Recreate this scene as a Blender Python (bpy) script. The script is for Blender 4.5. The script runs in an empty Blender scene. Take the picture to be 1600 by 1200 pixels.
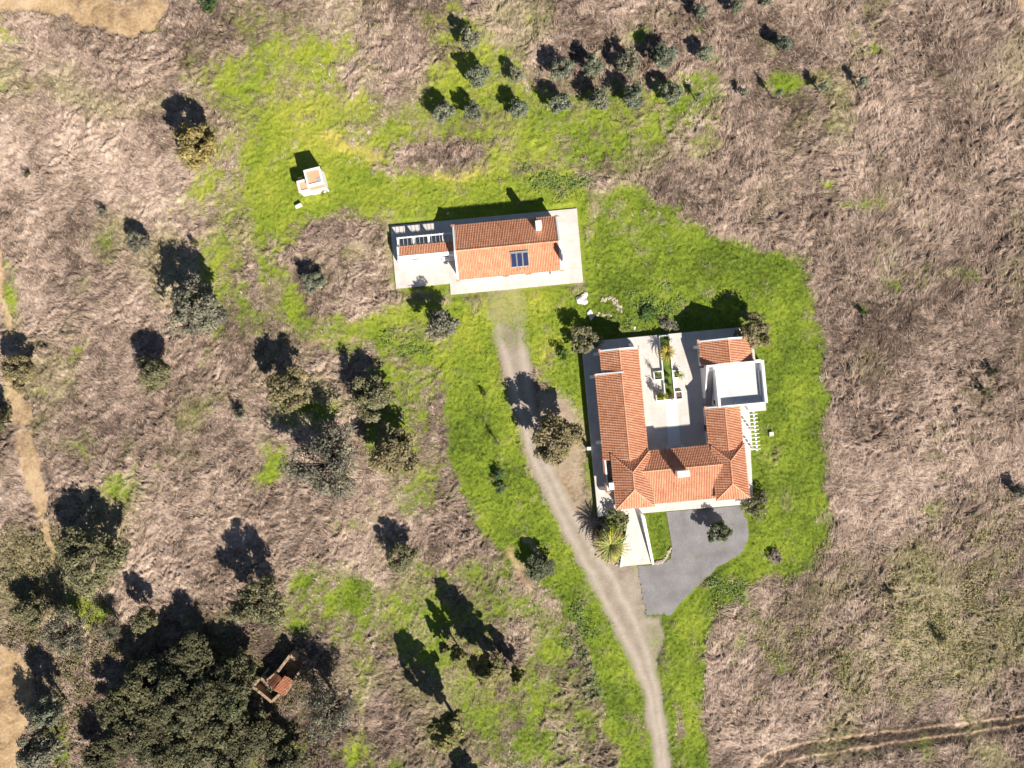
import bpy, math, random
import numpy as np
from mathutils import Vector

# ---------------------------------------------------------------- camera, sky, sun, exposure
scene = bpy.context.scene
CAMH = 107.0                                     # drone height in metres, looking straight down
cam_d = bpy.data.cameras.new("camera"); cam = bpy.data.objects.new("camera", cam_d)
scene.collection.objects.link(cam); scene.camera = cam
cam.location = (0, 0, CAMH); cam.rotation_euler = (0, 0, 0)
cam_d.sensor_width = 36.0; cam_d.lens = 36.0 * CAMH / 160.0
cam_d.clip_start = 1.0; cam_d.clip_end = 5000.0

SUN_EL = math.radians(35.0)
SUN_DIR = Vector((0.56 * math.cos(SUN_EL), -0.8285 * math.cos(SUN_EL), math.sin(SUN_EL)))   # towards the sun
world = bpy.data.worlds.new("World"); scene.world = world; world.use_nodes = True
wn = world.node_tree.nodes; wl = world.node_tree.links
for n in list(wn): wn.remove(n)
sky = wn.new("ShaderNodeTexSky"); sky.sky_type = 'NISHITA'; sky.sun_disc = False
sky.sun_elevation = SUN_EL; sky.sun_rotation = math.atan2(SUN_DIR.x, SUN_DIR.y)
sky.altitude = 400; sky.dust_density = 0.3; sky.air_density = 0.8
bg = wn.new("ShaderNodeBackground"); bg.inputs[1].default_value = 0.05
wo = wn.new("ShaderNodeOutputWorld"); wl.new(sky.outputs[0], bg.inputs[0]); wl.new(bg.outputs[0], wo.inputs[0])
sun_d = bpy.data.lights.new("sun", 'SUN'); sun_d.energy = 5.0; sun_d.angle = math.radians(0.5); sun_d.color = (1.0, 0.95, 0.87)
sun = bpy.data.objects.new("sun", sun_d); scene.collection.objects.link(sun)
sun.rotation_euler = SUN_DIR.to_track_quat('Z', 'Y').to_euler(); sun.location = (40, -60, 60)
vs = scene.view_settings
vs.view_transform = 'Standard'; vs.look = 'None'; vs.gamma = 1.0; vs.use_curve_mapping = False
vs.exposure = 0.95

rng = np.random.default_rng(7); random.seed(7)
COL = scene.collection
def W(px, py, h=0.0):
    """photo pixel (1600 wide, 0.1 m on the ground) seen at height h -> plan position in metres"""
    f = 0.1 * (CAMH - h) / CAMH
    return ((px - 800) * f, (600 - py) * f)

# ---------------------------------------------------------------- noise
_perm = np.random.default_rng(3).permutation(256); _perm = np.concatenate([_perm, _perm])
_ga = np.random.default_rng(4).uniform(0, 2 * np.pi, 256)
_gx, _gy = np.cos(_ga), np.sin(_ga)
def perlin(x, y, seed=0):
    x = x + seed * 37.17; y = y + seed * 91.73
    xi = np.floor(x).astype(np.int64); yi = np.floor(y).astype(np.int64)
    xf = x - xi; yf = y - yi; xi &= 255; yi &= 255
    u = xf * xf * xf * (xf * (xf * 6 - 15) + 10); v = yf * yf * yf * (yf * (yf * 6 - 15) + 10)
    def g(ix, iy, dx, dy):
        h = _perm[_perm[ix & 255] + (iy & 255)]
        return _gx[h] * dx + _gy[h] * dy
    a = g(xi, yi, xf, yf); b = g(xi + 1, yi, xf - 1, yf); c = g(xi, yi + 1, xf, yf - 1); d = g(xi + 1, yi + 1, xf - 1, yf - 1)
    return ((a + u * (b - a)) + v * ((c + u * (d - c)) - (a + u * (b - a)))) * 1.4
def fbm(x, y, scale, octaves=4, seed=0):
    s = 0; a = 1.0; t = 0
    for o in range(octaves):
        s = s + a * perlin(x / scale, y / scale, seed + o * 5); t += a; a *= 0.55; scale *= 0.5
    return s / t
def sstep(a, b, x):
    t = np.clip((x - a) / (b - a), 0, 1); return t * t * (3 - 2 * t)

# ---------------------------------------------------------------- mesh helpers
def tag(o, label=None, cat=None, group=None, kind=None):
    if label: o["label"] = label
    if cat: o["category"] = cat
    if group: o["group"] = group
    if kind: o["kind"] = kind
    return o
def empty(name, loc=(0, 0, 0), rz=0.0):
    o = bpy.data.objects.new(name, None); COL.objects.link(o); o.location = loc; o.rotation_euler = (0, 0, rz)
    o.empty_display_size = 0.5
    return o
def link(name, me, parent=None):
    o = bpy.data.objects.new(name, me); COL.objects.link(o)
    if parent: o.parent = parent
    return o
def quads_mesh(name, v, f, mat, attrs=None, smooth=False):
    me = bpy.data.meshes.new(name); n = f.shape[1]
    me.vertices.add(len(v)); me.vertices.foreach_set("co", np.ascontiguousarray(v, dtype=np.float32).ravel())
    me.loops.add(f.size); me.loops.foreach_set("vertex_index", np.ascontiguousarray(f, dtype=np.int32).ravel())
    me.polygons.add(len(f)); me.polygons.foreach_set("loop_start", np.arange(0, f.size, n, dtype=np.int32))
    me.polygons.foreach_set("use_smooth", np.full(len(f), smooth))
    for k, a in (attrs or {}).items():
        if a.ndim == 1:
            at = me.attributes.new(k, 'FLOAT', 'POINT'); at.data.foreach_set("value", a.astype(np.float32))
        else:
            at = me.attributes.new(k, 'FLOAT_COLOR', 'POINT')
            c = np.ones((len(a), 4), np.float32); c[:, :a.shape[1]] = a; at.data.foreach_set("color", c.ravel())
    me.update(calc_edges=True); me.validate()
    if mat: me.materials.append(mat)
    return me
class MB:
    def __init__(s): s.v = []; s.f = []; s.t = []
    def poly(s, pts, tint=0.5):
        b = len(s.v); s.v += [tuple(p) for p in pts]; s.t += [tint] * len(pts); s.f.append(tuple(range(b, b + len(pts))))
    def box(s, x0, x1, y0, y1, z0, z1, tint=0.5):
        return s.prism([(x0, y0), (x1, y0), (x1, y1), (x0, y1)], z0, z1, tint)
    def prism(s, pl, z0, z1, tint=0.5):
        """pl counter-clockwise; z1 may be a list of heights per corner"""
        n = len(pl); b = len(s.v)
        z1 = z1 if isinstance(z1, (list, tuple)) else [z1] * n
        z0 = z0 if isinstance(z0, (list, tuple)) else [z0] * n
        s.v += [(p[0], p[1], z) for p, z in zip(pl, z0)] + [(p[0], p[1], z) for p, z in zip(pl, z1)]; s.t += [tint] * 2 * n
        s.f.append(tuple(range(b + n - 1, b - 1, -1))); s.f.append(tuple(range(b + n, b + 2 * n)))
        for i in range(n):
            j = (i + 1) % n; s.f.append((b + i, b + j, b + n + j, b + n + i))
        return s
    def bar(s, p, q, w, h, tint=0.5):
        p, q = Vector(p), Vector(q); d = (q - p).normalized()
        side = d.cross(Vector((0, 0, 1)));
        if side.length < 1e-4: side = Vector((1, 0, 0))
        side.normalize(); up = side.cross(d)
        b = len(s.v)
        for e in (p, q):
            for a, c in ((-1, -1), (1, -1), (1, 1), (-1, 1)): s.v.append(tuple(e + side * a * w / 2 + up * c * h / 2))
        s.t += [tint] * 8
        s.f += [(b + 3, b + 2, b + 1, b), (b + 4, b + 5, b + 6, b + 7)]
        for i in range(4): j = (i + 1) % 4; s.f.append((b + i, b + j, b + 4 + j, b + 4 + i))
        return s
    def tube(s, pts, rad, n=6, tint=0.5):
        b = len(s.v); m = len(pts)
        for i, p in enumerate(pts):
            p = Vector(p); d = (Vector(pts[min(i + 1, m - 1)]) - Vector(pts[max(i - 1, 0)])).normalized()
            a = d.orthogonal().normalized(); c = d.cross(a)
            for k in range(n):
                t = 2 * math.pi * k / n; s.v.append(tuple(p + (a * math.cos(t) + c * math.sin(t)) * rad[i]))
        s.t += [tint] * (n * m)
        for i in range(m - 1):
            for k in range(n):
                j = (k + 1) % n; s.f.append((b + i * n + k, b + i * n + j, b + (i + 1) * n + j, b + (i + 1) * n + k))
        s.f.append(tuple(range(b + n - 1, b - 1, -1))); s.f.append(tuple(range(b + (m - 1) * n, b + m * n)))
        return s
    def mesh(s, name, mat, bevel=0.0):
        me = bpy.data.meshes.new(name); me.from_pydata(s.v, [], s.f); me.update()
        at = me.attributes.new("tint", 'FLOAT', 'POINT'); at.data.foreach_set("value", s.t)
        me.materials.append(mat); return me
    def build(s, name, mat, parent=None, bevel=0.0):
        o = link(name, s.mesh(name, mat), parent)
        if bevel:
            m = o.modifiers.new("bevel", 'BEVEL'); m.width = bevel; m.segments = 1; m.limit_method = 'ANGLE'
        return o

# ---------------------------------------------------------------- materials
class NT:
    def __init__(s, name):
        s.m = bpy.data.materials.new(name); s.m.use_nodes = True; s.t = s.m.node_tree
        s.b = s.t.nodes["Principled BSDF"]; s.out = s.t.nodes["Material Output"]
    def n(s, typ, **kw):
        x = s.t.nodes.new(typ)
        for k, v in kw.items():
            if k.startswith("i_"): x.inputs[int(k[2:])].default_value = v
            else: setattr(x, k, v)
        return x
    def l(s, a, b): s.t.links.new(a, b); return s
    def ramp(s, fac, stops):
        r = s.n("ShaderNodeValToRGB"); e = r.color_ramp.elements
        while len(e) < len(stops): e.new(0.5)
        for x, (p, c) in zip(e, stops): x.position = p; x.color = (*c, 1)
        s.l(fac, r.inputs[0]); return r.outputs[0]
    def math(s, op, a, b=None, c=None, clamp=False):
        x = s.n("ShaderNodeMath", operation=op, use_clamp=clamp)
        for i, v in enumerate((a, b, c)):
            if v is None: continue
            if isinstance(v, (int, float)): x.inputs[i].default_value = v
            else: s.l(v, x.inputs[i])
        return x.outputs[0]
    def mix(s, fac, a, b, blend='MIX'):
        x = s.n("ShaderNodeMix", data_type='RGBA', blend_type=blend)
        for sock, v in ((x.inputs[0], fac), (x.inputs[6], a), (x.inputs[7], b)):
            if isinstance(v, (int, float)): sock.default_value = v
            elif isinstance(v, tuple): sock.default_value = (*v, 1)
            else: s.l(v, sock)
        return x.outputs[2]
    def noise(s, scale, detail=4, rough=0.6, vec=None, dist=0.0):
        x = s.n("ShaderNodeTexNoise"); x.inputs["Scale"].default_value = scale; x.inputs["Detail"].default_value = detail
        x.inputs["Roughness"].default_value = rough; x.inputs["Distortion"].default_value = dist
        if vec is None:
            if not hasattr(s, "geo"): s.geo = s.n("ShaderNodeTexCoord").outputs["Object"]
            vec = s.geo
        s.l(vec, x.inputs["Vector"]); return x.outputs["Fac"]
    def attr(s, name):
        return s.n("ShaderNodeAttribute", attribute_name=name)
    def bump(s, h, strength, dist):
        x = s.n("ShaderNodeBump"); x.inputs["Strength"].default_value = strength; x.inputs["Distance"].default_value = dist
        s.l(h, x.inputs["Height"]); s.l(x.outputs[0], s.b.inputs["Normal"])
    def done(s, col, rough=0.9, spec=0.2):
        if isinstance(col, tuple): s.b.inputs["Base Color"].default_value = (*col, 1)
        else: s.l(col, s.b.inputs["Base Color"])
        s.b.inputs["Roughness"].default_value = rough; s.b.inputs["Specular IOR Level"].default_value = spec
        return s.m
def simple(name, c, rough=0.8, var=0.25, scale=2.0, spec=0.25, bump=0.0):
    t = NT(name); f = t.noise(scale, 5)
    d = tuple(x * (1 - var) for x in c); l = tuple(min(1, x * (1 + var * 0.6)) for x in c)
    col = t.ramp(f, [(0.3, d), (0.7, l)])
    if bump: t.bump(t.noise(scale * 6, 4), bump, 0.03)
    return t.done(col, rough, spec)

def ground_material():
    t = NT("ground_cover")
    mk = t.attr("mask"); tn = t.attr("tone")
    sm = t.n("ShaderNodeSeparateColor"); t.l(mk.outputs["Color"], sm.inputs[0])
    st = t.n("ShaderNodeSeparateColor"); t.l(tn.outputs["Color"], st.inputs[0])
    f1 = t.noise(2.2, 7, 0.68); f2 = t.noise(0.35, 4, 0.6); f3 = t.noise(7.0, 4, 0.7)
    dry_f = t.math('ADD', t.math('MULTIPLY', f1, 0.75), t.math('MULTIPLY', t.math('SUBTRACT', st.outputs[0], 0.5), 0.55))
    dry = t.ramp(dry_f, [(0.08, (0.045, 0.032, 0.025)), (0.29, (0.13, 0.093, 0.070)), (0.49, (0.325, 0.235, 0.178)), (0.68, (0.54, 0.41, 0.32))])
    dry = t.mix(t.math('MULTIPLY', st.outputs[1], 0.6), dry, t.ramp(f1, [(0.3, (0.12, 0.11, 0.04)), (0.7, (0.38, 0.335, 0.17))]))
    gf = t.math('ADD', t.math('MULTIPLY', f1, 0.6), t.math('MULTIPLY', st.outputs[2], 0.5))
    grn = t.ramp(gf, [(0.2, (0.06, 0.088, 0.012)), (0.42, (0.165, 0.22, 0.022)), (0.64, (0.265, 0.295, 0.034)), (0.95, (0.43, 0.37, 0.08))])
    grv = t.ramp(t.math('ADD', t.math('MULTIPLY', f3, 0.6), t.math('MULTIPLY', st.outputs[0], 0.4)), [(0.22, (0.16, 0.12, 0.085)), (0.5, (0.335, 0.272, 0.21)), (0.8, (0.50, 0.43, 0.35))])
    snd = t.ramp(t.math('ADD', t.math('MULTIPLY', f1, 0.7), t.math('MULTIPLY', t.math('SUBTRACT', st.outputs[0], 0.4), 0.5)), [(0.1, (0.16, 0.105, 0.06)), (0.3, (0.34, 0.225, 0.12)), (0.5, (0.50, 0.345, 0.195)), (0.75, (0.60, 0.455, 0.29))])
    c = t.mix(sm.outputs[0], dry, grn); c = t.mix(sm.outputs[2], c, snd); c = t.mix(sm.outputs[1], c, grv)
    t.bump(t.math('ADD', f1, t.math('MULTIPLY', f3, 0.5)), 0.7, 0.12)
    return t.done(c, 0.95, 0.1)
def blade_material(name, stops):
    t = NT(name); a = t.attr("tint")
    return t.done(t.ramp(a.outputs["Fac"], stops), 0.8, 0.15)
def leaf_material():
    t = NT("foliage"); a = t.attr("tint"); oi = t.n("ShaderNodeObjectInfo")
    v = t.ramp(a.outputs["Fac"], [(0.0, (0.42, 0.42, 0.42)), (0.55, (1, 1, 1)), (1.0, (1.7, 1.65, 1.45))])
    c = t.mix(1.0, oi.outputs["Color"], v, 'MULTIPLY')
    m = t.done(c, 0.6, 0.25)
    tr = t.n("ShaderNodeBsdfTranslucent"); t.l(c, tr.inputs[0])
    ms = t.n("ShaderNodeMixShader"); ms.inputs[0].default_value = 0.18
    t.l(t.b.outputs[0], ms.inputs[1]); t.l(tr.outputs[0], ms.inputs[2]); t.l(ms.outputs[0], t.out.inputs[0])
    return m
def tile_material(name, dark, mid, light):
    t = NT(name); a = t.attr("tint")
    f = t.math('ADD', t.math('MULTIPLY', a.outputs["Fac"], 0.55), t.math('MULTIPLY', t.noise(0.55, 6, 0.7), 0.6))
    return t.done(t.ramp(f, [(0.2, dark), (0.5, mid), (0.85, light)]), 0.75, 0.25)
def asphalt_material():
    t = NT("old_asphalt"); f = t.noise(0.35, 6, 0.62); g = t.noise(5, 4, 0.7); k = t.noise(1.4, 5, 0.7, dist=1.5)
    c = t.ramp(t.math('ADD', t.math('MULTIPLY', f, 0.7), t.math('MULTIPLY', g, 0.3)), [(0.3, (0.15, 0.137, 0.13)), (0.48, (0.215, 0.20, 0.195)), (0.62, (0.26, 0.243, 0.235)), (0.75, (0.33, 0.30, 0.28))])
    crack = t.math('ABSOLUTE', t.math('SUBTRACT', k, 0.5))
    c = t.mix(t.math('LESS_THAN', crack, 0.006), c, (0.11, 0.10, 0.095))
    moss = t.math('GREATER_THAN', t.math('ADD', t.math('MULTIPLY', t.noise(0.22, 5, 0.7), 0.8), t.math('MULTIPLY', g, 0.2)), 0.62)
    c = t.mix(t.math('MULTIPLY', moss, 0.5), c, (0.17, 0.17, 0.08))
    t.bump(g, 0.4, 0.02)
    return t.done(c, 0.9, 0.2)
def paving_material(name, c0, c1, joint, size):
    t = NT(name); x = t.n("ShaderNodeTexBrick"); x.offset = 0.0
    x.inputs["Scale"].default_value = 1.0; x.inputs["Brick Width"].default_value = size; x.inputs["Row Height"].default_value = size
    x.inputs["Mortar Size"].default_value = 0.012
    x.inputs["Color1"].default_value = (*c0, 1); x.inputs["Color2"].default_value = (*c1, 1); x.inputs["Mortar"].default_value = (*joint, 1)
    t.geo = t.n("ShaderNodeTexCoord").outputs["Object"]; t.l(t.geo, x.inputs["Vector"])
    c = t.mix(0.35, x.outputs[0], t.ramp(t.noise(0.8, 6, 0.7), [(0.3, (0.5, 0.47, 0.43)), (0.6, (1.0, 0.99, 0.97))]), 'MULTIPLY')
    return t.done(c, 0.85, 0.2)
M = {}
M['ground'] = ground_material()
def dry_blades():
    t = NT("dry_blades"); a = t.attr("tint").outputs["Fac"]
    c = t.ramp(a, [(0, (0.04, 0.028, 0.021)), (0.3, (0.16, 0.108, 0.079)), (0.6, (0.37, 0.268, 0.202)), (1, (0.62, 0.475, 0.37))])
    o = t.ramp(a, [(0, (0.05, 0.045, 0.02)), (0.4, (0.20, 0.175, 0.07)), (1, (0.50, 0.43, 0.23))])
    return t.done(t.mix(t.attr("olive").outputs["Fac"], c, o), 0.8, 0.15)
M['dry'] = dry_blades()
M['olive_weed'] = M['dry']
M['green'] = blade_material("green_blades", [(0, (0.04, 0.065, 0.010)), (0.33, (0.13, 0.18, 0.018)), (0.7, (0.25, 0.285, 0.032)), (1, (0.43, 0.37, 0.075))])
M['leaf'] = leaf_material()
M['bark'] = simple("bark", (0.11, 0.085, 0.065), 0.9, 0.4, 4)
M['tile'] = tile_material("roof_tile", (0.42, 0.155, 0.075), (0.61, 0.27, 0.145), (0.73, 0.42, 0.27))
M['oldtile'] = tile_material("weathered_tile", (0.20, 0.08, 0.05), (0.40, 0.16, 0.085), (0.55, 0.30, 0.18))
M['plaster'] = simple("white_plaster", (0.80, 0.785, 0.755), 0.85, 0.06, 0.8)
M['terrace'] = simple("white_terrace", (0.56, 0.55, 0.535), 0.8, 0.14, 0.5)
M['paving'] = paving_material("patio_paving", (0.60, 0.54, 0.49), (0.58, 0.525, 0.475), (0.49, 0.44, 0.40), 0.6)
M['path'] = simple("pale_path", (0.70, 0.68, 0.65), 0.85, 0.06, 1.0)
M['asphalt'] = asphalt_material()
M['stone'] = simple("pale_stone", (0.62, 0.55, 0.50), 0.9, 0.3, 1.5)
M['rubble'] = simple("rubble", (0.42, 0.34, 0.25), 0.9, 0.35, 1.5)
M['glass'] = NT("window_glass").done((0.02, 0.03, 0.04), 0.08, 0.6)
M['frame'] = simple("grey_frame", (0.35, 0.35, 0.36), 0.5, 0.1)
M['panel'] = simple("solar_glass", (0.018, 0.028, 0.075), 0.25, 0.2, 3, 0.5)
M['wood'] = simple("door_wood", (0.16, 0.09, 0.05), 0.6, 0.2)
M['soil'] = simple("soil", (0.16, 0.10, 0.07), 0.95, 0.4, 3)
M['metal'] = simple("dull_metal", (0.30, 0.30, 0.31), 0.5, 0.2)

# ---------------------------------------------------------------- terrain: masks
STEP = 0.22
X0, X1, Y0, Y1 = -90.2, 90.2, -68.2, 68.2
gx = np.arange(X0, X1 + 1e-6, STEP); gy = np.arange(Y0, Y1 + 1e-6, STEP)
NX, NY = len(gx), len(gy)
GX, GY = np.meshgrid(gx, gy); GX = GX.ravel(); GY = GY.ravel()
# photo-scale plan coordinates (0.1 m units, y down) just to keep the measured layout readable
PX = GX * 10 + 800; PY = 600 - GY * 10
wpx = PX + 15 * fbm(GX, GY, 5, 4, 1); wpy = PY + 15 * fbm(GX, GY, 5, 4, 2)
def sd_poly(pts, x, y):
    """signed distance, negative inside"""
    d = np.full(x.shape, 1e18); ins = np.zeros(x.shape, bool); n = len(pts)
    for i in range(n):
        ax, ay = pts[i]; bx, by = pts[(i + 1) % n]; ex, ey = bx - ax, by - ay
        t = np.clip(((x - ax) * ex + (y - ay) * ey) / (ex * ex + ey * ey + 1e-9), 0, 1)
        d = np.minimum(d, (x - ax - t * ex) ** 2 + (y - ay - t * ey) ** 2)
        c = ((ay > y) != (by > y)) & (x < (bx - ax) * (y - ay) / (by - ay + 1e-12) + ax)
        ins ^= c
    d = np.sqrt(d); return np.where(ins, -d, d)
def sd_line(pts, x, y):
    """pts (x, y, halfwidth): distance minus interpolated half width"""
    best = np.full(x.shape, 1e9)
    for (ax, ay, aw), (bx, by, bw) in zip(pts, pts[1:]):
        ex, ey = bx - ax, by - ay
        t = np.clip(((x - ax) * ex + (y - ay) * ey) / (ex * ex + ey * ey), 0, 1)
        best = np.minimum(best, np.hypot(x - ax - t * ex, y - ay - t * ey) - (aw + t * (bw - aw)))
    return best
def soft(sd, w): return sstep(w, -w, sd)
def blob(cx, cy, rx, ry=None):
    ry = ry or rx
    return np.exp(-(((wpx - cx) / rx) ** 2 + ((wpy - cy) / ry) ** 2))

LAWN = [
 [(925, 300), (990, 288), (1060, 330), (1130, 372), (1200, 395), (1258, 402), (1262, 450), (1280, 500), (1285, 560), (1288, 640), (1290, 740), (1298, 800), (1290, 850), (1268, 885),
  (1225, 905), (1170, 915), (1135, 950), (1108, 1000), (1105, 1060), (1100, 1100), (1112, 1210), (1040, 1210), (1025, 1100), (1018, 1020), (1000, 900), (930, 800), (905, 640), (850, 600), (815, 560), (800, 460), (905, 450)],
 [(690, 560), (692, 640), (700, 700), (722, 770), (745, 820), (790, 868), (850, 915), (885, 965), (935, 1050), (955, 1210), (1025, 1210), (1010, 1080), (975, 980), (910, 880), (850, 780), (815, 700), (795, 620), (775, 540), (745, 470), (705, 455), (690, 500)],
 [(378, 330), (374, 240), (395, 170), (450, 150), (540, 205), (590, 260), (690, 268), (800, 262), (870, 258), (940, 296), (920, 450), (700, 470), (600, 455), (592, 345), (520, 345), (470, 370), (430, 400), (420, 440), (398, 400)],
 [(410, 400), (455, 420), (480, 500), (560, 500), (640, 470), (710, 462), (745, 520), (700, 580), (660, 575), (600, 555), (545, 530), (480, 530), (430, 490)],
]
g = np.zeros(GX.shape)
for p, sw in zip(LAWN, (20, 19, 44, 34)): g = np.maximum(g, soft(sd_poly(p, wpx, wpy), sw))
lawn_core = g.copy()
for p, s_, sw in [([(335, 80), (430, 40), (500, 60), (560, 130), (640, 150), (700, 20), (760, 60), (830, 140), (960, 130), (1120, 120), (1130, 190), (1040, 240), (940, 280), (600, 280), (380, 240), (325, 160)], 0.68, 42), ([(570, 560), (690, 560), (700, 780), (640, 800), (600, 740), (560, 700)], 0.6, 30),
                  ([(440, 880), (640, 880), (780, 870), (900, 960), (960, 1210), (740, 1210), (700, 1100), (600, 1010), (440, 1000)], 0.56, 40), ([(290, 180), (380, 180), (400, 460), (330, 560), (300, 440)], 0.5, 30), ([(700, 455), (912, 442), (885, 520), (840, 560), (770, 545), (720, 500)], 0.85, 20), ([(372, 290), (430, 325), (468, 360), (432, 410), (462, 480), (545, 500), (600, 540), (560, 560), (470, 535), (420, 485), (388, 400)], 0.74, 22), ([(640, 110), (700, 0), (800, 60), (850, 130), (1120, 110), (1130, 180), (900, 230), (690, 220)], 0.62, 30)]:
    g = np.maximum(g, s_ * soft(sd_poly(p, wpx, wpy), sw))
# mixed patches where the green is broken up: (x, y, rx, ry, strength)
for cx, cy, rx, ry, s in [(480, 110, 150, 100, 0.62), (430, 60, 90, 70, 0.45), (620, 120, 110, 80, 0.42), (720, 120, 90, 90, 0.62), (700, 40, 60, 35, 0.5), (850, 190, 120, 40, 0.55), (960, 165, 110, 35, 0.55),
      (1085, 150, 60, 30, 0.55), (1225, 128, 40, 28, 0.75), (1250, 180, 25, 25, 0.4), (985, 200, 90, 35, 0.5), (1095, 205, 50, 50, 0.42), (1290, 290, 25, 20, 0.6), (1365, 322, 30, 20, 0.6), (1320, 320, 20, 12, 0.5), (1500, 425, 60, 18, 0.55), (1345, 480, 12, 8, 0.5),
      (530, 935, 110, 55, 0.78), (520, 960, 60, 30, 0.7), (420, 730, 30, 45, 0.75), (480, 640, 75, 35, 0.62), (640, 650, 60, 90, 0.5), (540, 815, 60, 20, 0.45), (190, 770, 40, 40, 0.65), (115, 700, 50, 30, 0.45),
      (690, 960, 90, 70, 0.62), (760, 910, 80, 60, 0.6), (850, 1010, 80, 90, 0.68), (780, 1120, 90, 70, 0.66), (870, 1140, 70, 80, 0.6), (740, 1050, 60, 40, 0.6), (560, 1180, 50, 40, 0.5), (570, 1050, 40, 60, 0.5),
      (130, 950, 45, 22, 0.8), (155, 965, 30, 20, 0.8), (95, 1155, 22, 40, 0.85), (85, 860, 14, 18, 0.7), (235, 40, 18, 10, 0.85), (345, 250, 40, 60, 0.4), (15, 470, 16, 60, 0.6), (330, 520, 30, 60, 0.45), (390, 470, 50, 60, 0.5),
      (1160, 930, 70, 25, 0.5), (1190, 1010, 60, 60, 0.45), (1090, 1180, 22, 50, 0.8), (1330, 1030, 90, 50, 0.22), (1480, 1000, 110, 60, 0.26), (1550, 880, 60, 60, 0.2), (1000, 60, 25, 15, 0.5), (1040, 25, 20, 15, 0.4), (1095, 50, 16, 10, 0.55),
      (620, 700, 50, 60, 0.4), (300, 960, 60, 30, 0.35), (190, 1000, 30, 40, 0.5), (290, 330, 40, 25, 0.3), (330, 130, 60, 60, 0.35), (790, 20, 80, 30, 0.3), (1210, 60, 30, 30, 0.35)]:
    g = np.maximum(g, s * blob(cx, cy, rx, ry))
# bare / dry islands inside the green
for cx, cy, rx, ry, s in [(540, 395, 62, 42, 1.0), (560, 435, 52, 38, 0.95), (500, 400, 36, 30, 0.6), (660, 240, 55, 18, 0.75), (730, 235, 40, 18, 0.6), (640, 90, 45, 45, 0.5), (610, 150, 25, 25, 0.4), (550, 120, 12, 20, 0.45), (440, 450, 16, 28, 0.4), (425, 380, 10, 22, 0.3),
      (640, 520, 40, 20, 0.4), (740, 480, 18, 18, 0.3), (690, 520, 26, 30, 0.45), (860, 545, 28, 40, 0.35), (1110, 1060, 10, 50, 0.6), (1060, 1120, 8, 60, 0.55), (1150, 960, 40, 14, 0.6), (1190, 930, 18, 10, 0.55), (1210, 872, 13, 13, 0.7), (1085, 1010, 10, 20, 0.4), (990, 1130, 18, 25, 0.5), (960, 1180, 16, 40, 0.4), (800, 1010, 40, 35, 0.5), (720, 930, 20, 20, 0.4),
      (1020, 360, 55, 26, 0.42), (1060, 345, 40, 14, 0.3), (980, 330, 40, 20, 0.25), (1208, 720, 10, 25, 0.3), (700, 345, 1, 1, 0)]:
    g = g - s * blob(cx, cy, rx, ry)
nz = fbm(GX, GY, 5.5, 5, 11); nz2 = fbm(GX, GY, 1.6, 3, 12)
g = np.maximum(g, 0.34 * sstep(0.0, 0.5, fbm(GX, GY, 15, 3, 17)))
nz3 = fbm(GX, GY, 0.9, 2, 14)
green = sstep(0.22, 0.82, g + 0.60 * nz + 0.30 * nz2 + 0.22 * nz3)
green = np.maximum(green, 0.55 * sstep(0.1, 0.5, fbm(GX, GY, 9, 4, 13) + 0.25 * nz2) * sstep(0.06, 0.3, g))

green *= 1 - 0.38 * sstep(0.12, 0.55, fbm(GX, GY, 3.2, 4, 18))
DRIVE = [(790, 474, 30), (798, 520, 27), (806, 570, 21), (820, 640, 18), (838, 705, 17), (856, 750, 16), (885, 805, 17), (917, 860, 19), (945, 910, 22), (972, 960, 23), (1000, 1020, 19), (1016, 1070, 15), (1026, 1120, 14), (1033, 1170, 13), (1040, 1300, 13)]
sdD = sd_line(DRIVE, wpx * .35 + PX * .65, wpy * .35 + PY * .65)
gravel = soft(sdD + 5.0 * nz2 + 4 * fbm(GX, GY, 4, 3, 15), 7)
gravel *= 1 - 0.62 * soft(sd_poly([(740, 440), (870, 440), (850, 500), (830, 540), (790, 545), (760, 500)], wpx, wpy) - 4, 12) * sstep(-0.25, 0.35, nz + 0.4 * nz2 + (560 - PY) / 110)
SIDE = [(838, 612), (872, 612), (902, 640), (914, 690), (918, 760), (925, 835), (900, 840), (872, 780), (850, 730), (838, 690)]
gravel = np.maximum(gravel, (0.46 + 0.35 * nz) * soft(sd_poly(SIDE, wpx, wpy) + 6 * nz2, 12) * (1 - 0.9 * blob(885, 765, 13, 16)))
SOUTH = [(925, 870), (975, 885), (1000, 886), (1012, 962), (1040, 968), (1034, 1010), (1026, 1090), (990, 1020), (950, 930)]
gravel = np.maximum(gravel, soft(sd_poly(SOUTH, wpx, wpy), 5) * (0.55 + 0.45 * sstep(-0.2, 0.4, nz)))
sand = soft(sd_poly([(-120, -90), (232, -90), (250, 0), (262, 14), (242, 42), (205, 58), (165, 48), (120, 34), (60, 18), (-120, 8)], wpx, wpy) + 5 * nz2, 5)
sand *= 1 - 0.8 * blob(195, 2, 26, 14)
sand = np.maximum(sand, soft(sd_line([(20, 560, 6), (26, 610, 15), (38, 680, 17), (52, 740, 15), (64, 790, 12), (75, 830, 8), (85, 880, 3)], wpx, wpy) + 5 * nz2, 5) * 0.85)
sand = np.maximum(sand, soft(sd_line([(-40, 1040, 40), (10, 1040, 30), (26, 1090, 30), (14, 1150, 24), (0, 1230, 28)], wpx, wpy) + 5 * nz2, 6))
sand = np.maximum(sand, 0.9 * soft(sd_line([(-30, 380, 12), (2, 400, 4), (6, 470, 4), (18, 525, 5)], wpx, wpy), 4))
sand = np.maximum(sand, 0.75 * soft(sd_line([(795, 858, 5), (815, 900, 5), (832, 925, 3)], wpx, wpy) + 2 * nz2, 4))
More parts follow.
